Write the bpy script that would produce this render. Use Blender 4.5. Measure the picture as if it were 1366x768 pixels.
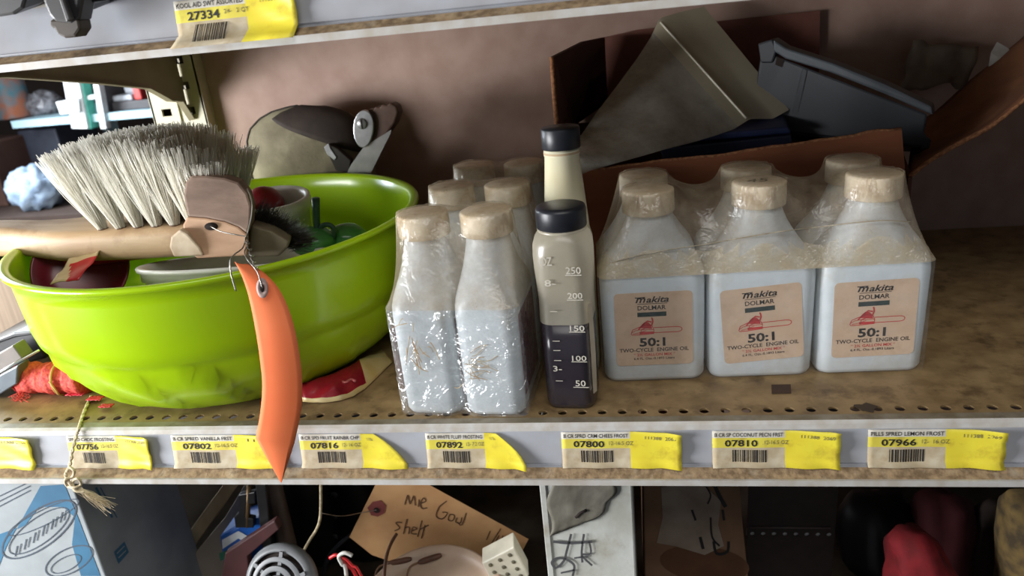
import bpy, bmesh, math, random
import numpy as np
from mathutils import Vector, Matrix
PI = math.pi
for o in list(bpy.data.objects): bpy.data.objects.remove(o)
scene = bpy.context.scene
COL = scene.collection

# ------------------------------------------------------------------ camera
W, H, F = 1366.0, 768.0, 990.0
PSI, TH, ROLL, DEPTH = math.radians(9.8), math.radians(21), math.radians(5.8), 0.47
d_ = Vector((-math.sin(PSI)*math.cos(TH), math.cos(PSI)*math.cos(TH), -math.sin(TH)))
r0_ = Vector((math.cos(PSI), math.sin(PSI), 0)); u0_ = r0_.cross(d_)
RT = r0_*math.cos(ROLL) - u0_*math.sin(ROLL)
UP = u0_*math.cos(ROLL) + r0_*math.sin(ROLL)
def ray(x, y): return RT*((x-W/2)/F) - UP*((y-H/2)/F) + d_
CAM = -ray(683, 566)*DEPTH
def at_z(x, y, Z=0.0): v = ray(x, y); return CAM + v*((Z-CAM.z)/v.z)
def at_y(x, y, Y): v = ray(x, y); return CAM + v*((Y-CAM.y)/v.y)
def at_x(x, y, X): v = ray(x, y); return CAM + v*((X-CAM.x)/v.x)
cd = bpy.data.cameras.new('camera'); cam = bpy.data.objects.new('camera', cd); COL.objects.link(cam)
cd.sensor_width = 36; cd.lens = F/W*36; cd.clip_start = 0.01; cd.clip_end = 50
mw = Matrix.Identity(4)
for i in range(3): mw[i][0] = RT[i]; mw[i][1] = UP[i]; mw[i][2] = -d_[i]; mw[i][3] = CAM[i]
cam.matrix_world = mw
cd.dof.use_dof = True; cd.dof.focus_distance = 0.50; cd.dof.aperture_fstop = 11
scene.camera = cam
scene.cycles.transparent_max_bounces = 32

# ------------------------------------------------------------------ light
w = bpy.data.worlds.new('world'); scene.world = w; w.use_nodes = True
w.node_tree.nodes['Background'].inputs[0].default_value = (0.80, 0.88, 1.0, 1)
w.node_tree.nodes['Background'].inputs[1].default_value = 0.13
def area(name, loc, target, sx, sy, power, col):
    l = bpy.data.lights.new(name, 'AREA'); l.shape = 'RECTANGLE'; l.size = sx; l.size_y = sy
    l.energy = power; l.color = col
    o = bpy.data.objects.new(name, l); COL.objects.link(o); o.location = loc
    o.rotation_euler = (Vector(target)-Vector(loc)).to_track_quat('-Z', 'Y').to_euler()
    return o
area('doorway_daylight', (-1.10, -0.42, 0.09), (-0.15, 0.22, 0.12), 0.55, 0.40, 24, (0.97, 0.98, 1.0))
area('aisle_skylight', (0.15, -1.15, 1.50), (0.1, 0.05, 0.0), 1.4, 0.7, 12, (1.0, 0.97, 0.92))
area('far_window_daylight', (-1.45, 0.75, 0.38), (-0.5, 0.70, 0.12), 0.6, 0.6, 25, (0.85, 0.93, 1.0))
vs = scene.view_settings
vs.view_transform = 'Standard'; vs.look = 'None'; vs.exposure = 0.15; vs.gamma = 1; vs.use_curve_mapping = False

# ------------------------------------------------------------------ materials
def lin(c):
    return tuple(((v/255)/12.92 if v/255 <= .04045 else ((v/255+.055)/1.055)**2.4) for v in c)
MATS = {}
def M(name, rgb, rough=.5, metal=0.0, rgb2=None, vs=60, bump=0, bs=200, trans=0, spec=.5, stain=None, sstr=.5, ss=25, stretch=None, sub=0, detail=6):
    if name in MATS: return MATS[name]
    m = bpy.data.materials.new(name); m.use_nodes = True; nt = m.node_tree; N = nt.nodes; L = nt.links
    b = N['Principled BSDF']; b.inputs['Roughness'].default_value = rough; b.inputs['Metallic'].default_value = metal
    b.inputs['Specular IOR Level'].default_value = spec
    if trans: b.inputs['Transmission Weight'].default_value = trans
    if sub: b.inputs['Subsurface Weight'].default_value = sub; b.inputs['Subsurface Radius'].default_value = (.01, .01, .008); b.inputs['Subsurface Scale'].default_value = .5
    tc = N.new('ShaderNodeTexCoord'); mp = N.new('ShaderNodeMapping'); L.new(tc.outputs['Object'], mp.inputs[0])
    if stretch: mp.inputs['Scale'].default_value = stretch
    c1 = lin(rgb); c2 = lin(rgb2) if rgb2 else tuple(v*.78 for v in c1)
    no = N.new('ShaderNodeTexNoise'); no.inputs['Scale'].default_value = vs; no.inputs['Detail'].default_value = detail
    L.new(mp.outputs[0], no.inputs['Vector'])
    cr = N.new('ShaderNodeValToRGB'); cr.color_ramp.elements[0].position = .35; cr.color_ramp.elements[1].position = .65
    cr.color_ramp.elements[0].color = (*c2, 1); cr.color_ramp.elements[1].color = (*c1, 1)
    L.new(no.outputs['Fac'], cr.inputs[0]); out = cr.outputs[0]
    if stain:
        n2 = N.new('ShaderNodeTexNoise'); n2.inputs['Scale'].default_value = ss; n2.inputs['Detail'].default_value = 9; n2.inputs['Roughness'].default_value = .65
        L.new(tc.outputs['Object'], n2.inputs['Vector'])
        r2 = N.new('ShaderNodeValToRGB'); r2.color_ramp.elements[0].position = .52; r2.color_ramp.elements[1].position = .68
        r2.color_ramp.elements[0].color = (0, 0, 0, 1); r2.color_ramp.elements[1].color = (sstr,)*3 + (1,)
        L.new(n2.outputs['Fac'], r2.inputs[0])
        mx = N.new('ShaderNodeMixRGB'); mx.inputs[2].default_value = (*lin(stain), 1)
        L.new(r2.outputs[0], mx.inputs[0]); L.new(out, mx.inputs[1]); out = mx.outputs[0]
    L.new(out, b.inputs['Base Color'])
    if bump:
        n3 = N.new('ShaderNodeTexNoise'); n3.inputs['Scale'].default_value = bs; n3.inputs['Detail'].default_value = 4
        L.new(mp.outputs[0], n3.inputs['Vector'])
        bp = N.new('ShaderNodeBump'); bp.inputs['Strength'].default_value = bump; bp.inputs['Distance'].default_value = .001
        L.new(n3.outputs['Fac'], bp.inputs['Height']); L.new(bp.outputs[0], b.inputs['Normal'])
    MATS[name] = m; return m
def film(name, rgb, opac, opac2, gloss, rough=.12, bump=.6, bs=90, trl=.4):
    """thin plastic film: see-through, patchy haze, wrinkled gloss"""
    m = bpy.data.materials.new(name); m.use_nodes = True; nt = m.node_tree; N = nt.nodes; L = nt.links
    N.remove(N['Principled BSDF']); out = N['Material Output']
    tc = N.new('ShaderNodeTexCoord')
    n1 = N.new('ShaderNodeTexNoise'); n1.inputs['Scale'].default_value = 70; n1.inputs['Detail'].default_value = 8; n1.inputs['Roughness'].default_value = .7
    L.new(tc.outputs['Object'], n1.inputs['Vector'])
    mr = N.new('ShaderNodeMapRange'); mr.inputs[1].default_value = .35; mr.inputs[2].default_value = .68; mr.inputs[3].default_value = opac; mr.inputs[4].default_value = opac2
    L.new(n1.outputs['Fac'], mr.inputs[0])
    df = N.new('ShaderNodeBsdfDiffuse'); df.inputs[0].default_value = (*lin(rgb), 1)
    tl = N.new('ShaderNodeBsdfTranslucent'); tl.inputs[0].default_value = (*lin(rgb), 1)
    ms = N.new('ShaderNodeMixShader'); ms.inputs[0].default_value = trl; L.new(df.outputs[0], ms.inputs[1]); L.new(tl.outputs[0], ms.inputs[2])
    tp = N.new('ShaderNodeBsdfTransparent')
    m1 = N.new('ShaderNodeMixShader'); L.new(mr.outputs[0], m1.inputs[0]); L.new(tp.outputs[0], m1.inputs[1]); L.new(ms.outputs[0], m1.inputs[2])
    gl = N.new('ShaderNodeBsdfGlossy'); gl.inputs['Roughness'].default_value = rough; gl.inputs[0].default_value = (1, 1, 1, 1)
    n3 = N.new('ShaderNodeTexNoise'); n3.inputs['Scale'].default_value = bs; n3.inputs['Detail'].default_value = 3; n3.inputs['Distortion'].default_value = 1.5
    L.new(tc.outputs['Object'], n3.inputs['Vector'])
    bp = N.new('ShaderNodeBump'); bp.inputs['Strength'].default_value = bump; bp.inputs['Distance'].default_value = .002
    L.new(n3.outputs['Fac'], bp.inputs['Height']); L.new(bp.outputs[0], gl.inputs['Normal'])
    fr = N.new('ShaderNodeLayerWeight'); fr.inputs[0].default_value = .25
    fm = N.new('ShaderNodeMapRange'); fm.inputs[3].default_value = gloss*.45; fm.inputs[4].default_value = min(.5, gloss*1.6); L.new(fr.outputs['Facing'], fm.inputs[0])
    m2 = N.new('ShaderNodeMixShader'); L.new(fm.outputs[0], m2.inputs[0]); L.new(m1.outputs[0], m2.inputs[1]); L.new(gl.outputs[0], m2.inputs[2])
    L.new(m2.outputs[0], out.inputs[0]); MATS[name] = m; return m

mSteel = M('shelf_paint', (158, 132, 92), .55, 0, (128, 104, 70), 60, .15, 300, stain=(74, 54, 34), sstr=.7, ss=45)
mStrip = M('shelf_edge_paint', (150, 142, 124), .5, 0, (120, 108, 86), 60, .05, stain=(70, 56, 40), sstr=.6, ss=40)
mRail = M('rail_plastic', (176, 179, 186), .35, 0, (166, 166, 170), 40)
mRailLip = M('rail_edge', (200, 198, 194), .4, 0, (182, 174, 162), 90)
mDust = M('rail_dust', (172, 146, 112), .9, 0, (120, 98, 72), 220, .3, 500, stain=(196, 182, 158), ss=60)
mUpr = M('almond_paint', (196, 190, 160), .45, 0, (178, 170, 138), 25)
mBracket = M('bracket_paint', (150, 142, 116), .5, 0, (130, 122, 98), 20)
mWall = M('hardboard', (162, 135, 121), .7, 0, (150, 122, 108), 45, .1, 400, detail=10)
mDark = M('dark_board', (46, 38, 33), .85)
mFloor = M('concrete_floor', (92, 86, 80), .9, 0, (70, 64, 58), 6)
mInk = M('ink', (38, 34, 34), .7, 0, (28, 24, 24), 50)
mInkGrey = M('faded_ink', (104, 98, 84), .8)
mInkRed = M('red_ink', (206, 62, 62), .7)
mInkGreen = M('dark_green_ink', (40, 58, 54), .7)
mTagW = M('tag_paper', (214, 210, 200), .75, 0, (196, 188, 170), 90)
mTagY = M('tag_yellow', (228, 216, 84), .6, 0, (214, 196, 70), 60, stain=(150, 122, 60), sstr=.5, ss=90)
mTagY2 = M('sticker_yellow', (236, 222, 66), .42, 0, (228, 208, 58), 50, stain=(168, 136, 50), sstr=.45, ss=80)
mTagB = M('tag_lower', (202, 190, 164), .8, 0, (180, 162, 130), 110, stain=(140, 112, 76), sstr=.5, ss=80)

# ------------------------------------------------------------------ geometry helpers
def link(o, parent=None):
    COL.objects.link(o)
    if parent: o.parent = parent
    return o
def mesh(name, vs, fs, mats, parent=None, smooth=False, mi=None):
    me = bpy.data.meshes.new(name); me.from_pydata([tuple(v) for v in vs], [], [tuple(f) for f in fs]); me.update()
    if not isinstance(mats, (list, tuple)): mats = [mats]
    for m in mats: me.materials.append(m)
    if mi is not None: me.polygons.foreach_set('material_index', mi)
    if smooth: me.polygons.foreach_set('use_smooth', [True]*len(me.polygons))
    return link(bpy.data.objects.new(name, me), parent)
def tag(o, label, cat, group=None, kind=None):
    o['label'] = label; o['category'] = cat
    if group: o['group'] = group
    if kind: o['kind'] = kind
    return o
def thing(name, label, cat, loc=(0, 0, 0), rot=(0, 0, 0), group=None):
    o = bpy.data.objects.new(name, None); o.empty_display_size = .01; COL.objects.link(o)
    o.location = loc; o.rotation_euler = rot; return tag(o, label, cat, group)
def fixn(o):
    bm = bmesh.new(); bm.from_mesh(o.data); bmesh.ops.recalc_face_normals(bm, faces=bm.faces); bm.to_mesh(o.data); bm.free(); return o
def bevel(o, w, seg=2, ang=40):
    m = o.modifiers.new('bevel', 'BEVEL'); m.width = w; m.segments = seg; m.limit_method = 'ANGLE'; m.angle_limit = math.radians(ang); return o
def solid(o, t, off=0): m = o.modifiers.new('thickness', 'SOLIDIFY'); m.thickness = t; m.offset = off; return o
def boxv(x0, x1, y0, y1, z0, z1):
    return ([(x0, y0, z0), (x1, y0, z0), (x1, y1, z0), (x0, y1, z0), (x0, y0, z1), (x1, y0, z1), (x1, y1, z1), (x0, y1, z1)],
            [(0, 3, 2, 1), (4, 5, 6, 7), (0, 1, 5, 4), (1, 2, 6, 5), (2, 3, 7, 6), (3, 0, 4, 7)])
def box(name, x0, x1, y0, y1, z0, z1, mat, parent=None, bv=0):
    o = mesh(name, *boxv(x0, x1, y0, y1, z0, z1), mat, parent)
    return bevel(o, bv) if bv else o
def prism(name, pts, vec, mat, parent=None, bv=0, smooth=False):
    """solid from a 3-D outline and a depth vector"""
    n = len(pts); vec = Vector(vec); P = [Vector(p) for p in pts]; V = P + [p+vec for p in P]
    fs = [tuple(range(n)), tuple(range(2*n-1, n-1, -1))] + [(i, (i+1) % n, n+(i+1) % n, n+i) for i in range(n)]
    o = fixn(mesh(name, V, fs, mat, parent, smooth))
    return bevel(o, bv) if bv else o
def lathev(prof, seg=48, closed=False):
    V, Fc = [], []
    n = len(prof)
    for r, z in prof:
        for k in range(seg): a = 2*PI*k/seg; V.append((r*math.cos(a), r*math.sin(a), z))
    for i in range(n-1 if not closed else n):
        j = (i+1) % n
        for k in range(seg): q = (k+1) % seg; Fc.append((i*seg+k, i*seg+q, j*seg+q, j*seg+k))
    return V, Fc
def lathe(name, prof, mat, parent=None, seg=48, closed=False, smooth=True, caps=False):
    V, Fc = lathev(prof, seg, closed)
    if caps:
        Fc.append(tuple(range(seg-1, -1, -1))); b = (len(prof)-1)*seg; Fc.append(tuple(range(b, b+seg)))
    return mesh(name, V, Fc, mat, parent, smooth)
def tubev(pts, rad, sides=6, cap=True):
    P = [Vector(p) for p in pts]; n = len(P); V, Fc = [], []
    if not hasattr(rad, '__len__'): rad = [rad]*n
    nrm = None
    for i in range(n):
        t = (P[min(i+1, n-1)]-P[max(i-1, 0)])
        t = t.normalized() if t.length > 1e-9 else Vector((0, 0, 1))
        if nrm is None: nrm = t.orthogonal().normalized()
        else:
            nrm = nrm - t*nrm.dot(t); nrm = nrm.normalized() if nrm.length > 1e-6 else t.orthogonal().normalized()
        b = t.cross(nrm)
        for k in range(sides): a = 2*PI*k/sides; V.append(P[i]+(nrm*math.cos(a)+b*math.sin(a))*rad[i])
    for i in range(n-1):
        for k in range(sides): q = (k+1) % sides; Fc.append((i*sides+k, i*sides+q, (i+1)*sides+q, (i+1)*sides+k))
    if cap: Fc.append(tuple(range(sides-1, -1, -1))); Fc.append(tuple(range((n-1)*sides, n*sides)))
    return V, Fc
def smoothpts(pts, k=6):
    P = [Vector(p) for p in pts]; out = []
    for i in range(len(P)-1):
        a, b, c, d = P[max(i-1, 0)], P[i], P[i+1], P[min(i+2, len(P)-1)]
        for j in range(k):
            t = j/k; out.append(.5*((2*b)+(c-a)*t+(2*a-5*b+4*c-d)*t*t+(3*b-a-3*c+d)*t**3))
    return out+[P[-1]]
def tube(name, pts, rad, mat, parent=None, sides=8, smooth=True, k=0):
    if k:
        if hasattr(rad, '__len__'): rad = list(np.interp(np.linspace(0, len(pts)-1, (len(pts)-1)*k+1), range(len(pts)), rad))
        pts = smoothpts(pts, k)
    V, Fc = tubev(pts, rad, sides); return mesh(name, V, Fc, mat, parent, smooth)
def merge(parts):
    V, Fc = [], []
    for v, f in parts:
        b = len(V); V += list(v); Fc += [tuple(i+b for i in q) for q in f]
    return V, Fc
def rrect(w, d, r, n=5):
    """rounded rectangle outline, centred, ccw"""
    r = min(r, w/2-1e-5, d/2-1e-5); out = []
    for cx, cy, a0 in ((w/2-r, -d/2+r, -PI/2), (w/2-r, d/2-r, 0), (-w/2+r, d/2-r, PI/2), (-w/2+r, -d/2+r, PI)):
        for i in range(n+1): a = a0+PI/2*i/n; out.append((cx+r*math.cos(a), cy+r*math.sin(a)))
    return out
def loft(name, secs, mat, parent=None, n=5, smooth=True, caps=True):
    """secs: (z, w, d, r)"""
    V, Fc = [], []; m = 4*(n+1)
    for z, w_, d, r in secs: V += [(x, y, z) for x, y in rrect(w_, d, r, n)]
    for i in range(len(secs)-1):
        for k in range(m): q = (k+1) % m; Fc.append((i*m+k, i*m+q, (i+1)*m+q, (i+1)*m+k))
    if caps: Fc.append(tuple(range(m-1, -1, -1))); Fc.append(tuple(range((len(secs)-1)*m, len(secs)*m)))
    return mesh(name, V, Fc, mat, parent, smooth)
def sheet(name, fn, nu, nv, mat, parent=None, thick=0, smooth=True, mi=None):
    V = [fn(i/nu, j/nv) for j in range(nv+1) for i in range(nu+1)]
    Fc = [(j*(nu+1)+i, j*(nu+1)+i+1, (j+1)*(nu+1)+i+1, (j+1)*(nu+1)+i) for j in range(nv) for i in range(nu)]
    idx = [mi((i+.5)/nu, (j+.5)/nv) for j in range(nv) for i in range(nu)] if mi else None
    o = mesh(name, V, Fc, mat, parent, smooth, idx)
    return solid(o, thick) if thick else o
_font = {}
def glyphs(txt, shear=0.0, bold=0.0, spacing=1.0):
    key = (txt, shear, bold, spacing)
    if key in _font: return _font[key]
    c = bpy.data.curves.new('lettering', 'FONT'); c.body = txt; c.size = 1; c.resolution_u = 2; c.shear = shear; c.offset = bold; c.space_character = spacing
    o = bpy.data.objects.new('lettering', c); COL.objects.link(o)
    dg = bpy.context.evaluated_depsgraph_get(); me = bpy.data.meshes.new_from_object(o.evaluated_get(dg))
    V = [(v.co.x, v.co.y) for v in me.vertices]; Fc = [tuple(p.vertices) for p in me.polygons]
    bpy.data.objects.remove(o); bpy.data.curves.remove(c); bpy.data.meshes.remove(me)
    _font[key] = (V, Fc); return V, Fc
def fit(txt, u0, u1, v0, v1, **kw):
    V, Fc = glyphs(txt, **kw)
    xs = [p[0] for p in V]; ys = [p[1] for p in V]; a, b, c, d = min(xs), max(xs), min(ys), max(ys)
    return [(u0+(x-a)/(b-a)*(u1-u0), v0+(y-c)/(d-c)*(v1-v0)) for x, y in V], Fc
def quad(u0, u1, v0, v1): return [(u0, v0), (u1, v0), (u1, v1), (u0, v1)], [(0, 1, 2, 3)]
def ribbon(pts, wd, closed=False):
    """flat ink stroke in uv"""
    V, Fc = [], []; n = len(pts)
    for i in range(n):
        a = pts[(i-1) % n] if closed or i else pts[0]; b = pts[(i+1) % n] if closed or i < n-1 else pts[-1]
        dx, dy = b[0]-a[0], b[1]-a[1]; l = math.hypot(dx, dy) or 1
        V += [(pts[i][0]-dy/l*wd/2, pts[i][1]+dx/l*wd/2), (pts[i][0]+dy/l*wd/2, pts[i][1]-dx/l*wd/2)]
    for i in range(n if closed else n-1): j = (i+1) % n; Fc.append((2*i, 2*i+1, 2*j+1, 2*j))
    return V, Fc
def print_on(name, shapes, fn, mat, parent):
    """flat print: uv shapes laid on a surface function"""
    V, Fc = merge(shapes); return mesh(name, [fn(u, v) for u, v in V], Fc, mat, parent)
def copy_tree(o, parent=None):
    c = o.copy(); COL.objects.link(c); c.parent = parent
    for ch in list(o.children): copy_tree(ch, c)
    return c
def crumple(s, amp, seed=0):
    rnd = random.Random(seed); ph = [(rnd.uniform(.5, 1)*s, rnd.uniform(-1, 1)*s, rnd.uniform(-1, 1)*s, rnd.uniform(0, 6)) for _ in range(7)]
    def f(p):
        q = 0
        for a, b, c, e in ph: q += abs(math.sin(a*p[0]+b*p[1]+c*p[2]+e))-.6
        return q*amp/4
    return f

#=SETTING
# ------------------------------------------------------------------ the setting
def struct(o): o['kind'] = 'structure'; return o
YB = 0.352
XL, XR = -0.75, 0.80
struct(box('wall_back', -0.3525, XR, YB, YB+.006, -0.62, 0.62, mWall))
struct(box('wall_far', -3.2, XR, 2.1, 2.14, -1.2, 1.6, M('far_wall', (62, 50, 44), .9, 0, (46, 36, 32), 4)))
struct(box('floor', -3.2, 2.0, -2.5, 2.14, -1.24, -1.2, mFloor))

def deck_mesh(x0, x1, holes=True):
    """shelf deck, z=0 top, a row of punched holes behind the front edge"""
    V, Fc = [], []; t = .0014
    def q(*p):
        b = len(V); V.extend(p); Fc.append(tuple(range(b, b+len(p))))
    y0, y1, yc, s, r = .0075, .0202, .01385, .0127, .0030
    n = int((x1-x0)/s)
    x1 = x0+n*s
    q((x0, y1, 0), (x1, y1, 0), (x1, YB-.001, 0), (x0, YB-.001, 0))
    q((x0, y1, -t), (x0, YB-.001, -t), (x1, YB-.001, -t), (x1, y1, -t))
    q((x0, y0, -t-.002), (x1, y0, -t-.002), (x1, y0, 0), (x0, y0, 0))
    q((x0, YB-.001, -t), (x0, YB-.001, 0), (x1, YB-.001, 0), (x1, YB-.001, -t))
    for sx in (x0, x1): q((sx, y0, -t), (sx, y0, 0), (sx, YB-.001, 0), (sx, YB-.001, -t))
    for i in range(n):
        a = x0+i*s; cx = a+s/2; b0 = len(V); K = 16
        sq = []
        for k in range(K):
            an = 2*PI*(k+.5)/K; c, sn = math.cos(an), math.sin(an); m = max(abs(c), abs(sn))
            sq.append((cx+c/m*s/2, yc+sn/m*s/2))
        V.extend((x, y, 0) for x, y in sq)
        V.extend((cx+r*math.cos(2*PI*(k+.5)/K), yc+r*math.sin(2*PI*(k+.5)/K), 0) for k in range(K))
        V.extend((cx+r*math.cos(2*PI*(k+.5)/K), yc+r*math.sin(2*PI*(k+.5)/K), -t) for k in range(K))
        V.extend((x, y, -t) for x, y in sq)
        for k in range(K):
            j = (k+1) % K
            Fc.append((b0+k, b0+j, b0+K+j, b0+K+k)); Fc.append((b0+K+k, b0+K+j, b0+2*K+j, b0+2*K+k)); Fc.append((b0+2*K+k, b0+2*K+j, b0+3*K+j, b0+3*K+k))
        cs = [(cx+sx*s/2, yc+sy*s/2) for sx, sy in ((1, 1), (-1, 1), (-1, -1), (1, -1))]
        for ci, (kk) in enumerate((1, 5, 9, 13)):   # corners of each cell
            pa, pb = sq[kk], sq[(kk+1) % K]
            b1 = len(V); V.extend([(*pa, 0), (*cs[ci], 0), (*pb, 0)]); Fc.append((b1, b1+1, b1+2))
    return V, Fc
# rail cross-section (y, z): top edge, sloping face, slot, dusty ledge, lip
RAIL = [(.0070, .0006), (.0008, .0006), (-.0010, -.0010), (-.0018, -.0040), (-.0050, -.0256), (-.0042, -.0262), (-.0042, -.0272), (-.0066, -.0276), (-.0135, -.0312), (-.0150, -.0312), (-.0150, -.0352), (-.0128, -.0352), (-.0040, -.0330), (.0015, -.0330), (.0015, -.0020), (.0070, -.0020)]
RMI = [1, 2, 2, 0, 0, 0, 0, 3, 2, 2, 2, 0, 0, 0, 0, 0]
def rail(name, x0, x1, parent):
    n = len(RAIL); V = [(x0, y, z) for y, z in RAIL]+[(x1, y, z) for y, z in RAIL]
    Fc = [(i, (i+1) % n, n+(i+1) % n, n+i) for i in range(n)]; mi = list(RMI)
    Fc += [tuple(range(n)), tuple(range(2*n-1, n-1, -1))]; mi += [0, 0]
    return fixn(mesh(name, V, Fc, [mRail, mStrip, mRailLip, mDust], parent, False, mi))
def face(x, t, lift=0.0):
    """point on the sloping rail face: t=0 at its top, t=1 at its foot"""
    y = -.0018+(-.0032)*t; z = -.0040+(-.0216)*t
    return (x, y-lift*.989, z-lift*.147)
shelf = thing('store_shelf', 'dusty tan steel shelf with a row of punched holes holding the bowl and bottles', 'shelf')
fixn(mesh('deck', *deck_mesh(XL, XR), mSteel, shelf))
rail('price_rail', XL, XR, shelf)
o = box('front_channel', XL, XR, .0070, .0084, -.012, -.0004, mStrip, shelf)
p = at_z(1040, 519, .0002)
stain = sheet('tape_residue', lambda u, v: (p.x-.006+.012*u+.002*v, p.y-.006+.012*v, .0004), 2, 2, M('tape_residue', (66, 42, 26), .6), shelf)
p2 = at_z(1158, 547, .0002)
mesh('grease_stain', [(p2.x+.006*math.cos(a)*(1+.3*math.sin(3*a)), p2.y+.005*math.sin(a)*(1+.25*math.cos(5*a))+.003, .0003) for a in [2*PI*k/20 for k in range(20)]], [tuple(range(20))], M('grease', (58, 44, 30), .45), shelf)

# ---- upper shelf
ZU = 0.2740
upper = thing('upper_shelf', 'upper steel shelf with a white price rail along the top of the picture', 'shelf', (0, 0, ZU))
V, Fc = boxv(XL, XR, .0075, YB-.001, -.0014, 0)
mesh('deck', V, Fc, mSteel, upper)
rail('price_rail', XL, XR, upper)
# ---- lower shelf
ZL = -0.30
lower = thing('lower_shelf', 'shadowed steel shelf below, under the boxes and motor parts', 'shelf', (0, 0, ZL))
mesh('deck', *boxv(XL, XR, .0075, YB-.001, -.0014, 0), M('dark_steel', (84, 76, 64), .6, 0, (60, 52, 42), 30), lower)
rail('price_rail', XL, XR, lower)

# ---- slotted upright and bracket
upr = thing('shelf_upright', 'almond painted slotted steel upright behind the white brush', 'upright', (-.383, .336, -1.2))
def slotted(w, z0, z1, cols, pitch, sw, sh, t=.003):
    V, Fc = [], []
    xs = sorted([-w/2, w/2]+[c+s*sw/2 for c in cols for s in (-1, 1)])
    zs = [z0]; z = z0+pitch/2
    while z+sh < z1: zs += [z, z+sh]; z += pitch
    zs.append(z1)
    def hole(i, j): return i % 2 == 1 and j % 2 == 1
    nx, nz = len(xs), len(zs)
    for y in (0, t): V += [(x, y, z) for z in zs for x in xs]
    N_ = nx*nz
    for j in range(nz-1):
        for i in range(nx-1):
            if hole(i, j):
                a, b, c, d = j*nx+i, j*nx+i+1, (j+1)*nx+i+1, (j+1)*nx+i
                for p, q_ in ((a, b), (b, c), (c, d), (d, a)): Fc.append((p, q_, N_+q_, N_+p))
            else:
                a, b, c, d = j*nx+i, j*nx+i+1, (j+1)*nx+i+1, (j+1)*nx+i
                Fc.append((a, b, c, d)); Fc.append((N_+d, N_+c, N_+b, N_+a))
    return V, Fc
V, Fc = slotted(.060, .85, 1.65, (-.0135, .0135), .0254, .011, .0075)
mesh('slotted_face', V, Fc, mUpr, upr)
mesh('side_flange', *boxv(.028, .0305, 0, .016, 0, 1.65), mUpr, upr)
mesh('side_flange', *boxv(-.0305, -.028, 0, .016, 0, 1.65), mUpr, upr)
mesh('backing_channel', *boxv(-.028, .028, .013, .0155, 0, 1.65), mDark, upr)
mesh('centre_rib', *boxv(-.0018, .0018, -.0022, 0, .85, 1.65), mUpr, upr)
mesh('post', *boxv(-.028, .028, 0, .015, 0, .85), mUpr, upr)
br = thing('shelf_bracket', 'grey-green steel bracket holding up the left end of the upper shelf', 'bracket', (0, 0, 0))
XB = -.372
bp = [(.3335, .262), (.3335, .166)]
for x, y in ((236, 135), (222, 134), (208, 126), (192, 117.5), (120, 110), (0, 102)):
    q = at_x(x, y, XB); bp.append((q.y, q.z))
e = bp[-1]; bp += [(0.03, e[1]-(e[1]-bp[-2][1])*0+.006), (0.012, .2440), (.012, .262)]
pl = prism('plate', [(XB, y, z) for y, z in bp], (.002, 0, 0), mBracket, br)
fl = [(XB+.004, y, z) for y, z in bp[1:-2]]
V, Fc = [], []
for i, (y, z) in enumerate(bp[1:-2]): V += [(XB, y, z-.0005), (XB+.007, y, z-.0005)]
for i in range(len(bp[1:-2])-1): Fc.append((2*i, 2*i+1, 2*i+3, 2*i+2))
solid(mesh('edge_flange', V, Fc, mBracket, br), .0012)
for z in (.172, .200, .2268):
    prism('hook', [(XB, .3335, z), (XB, .3335, z+.009), (XB, .3440, z+.009), (XB, .3440, z-.004), (XB, .3390, z-.004), (XB, .3390, z)], (.002, 0, 0), mBracket, br)

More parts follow.
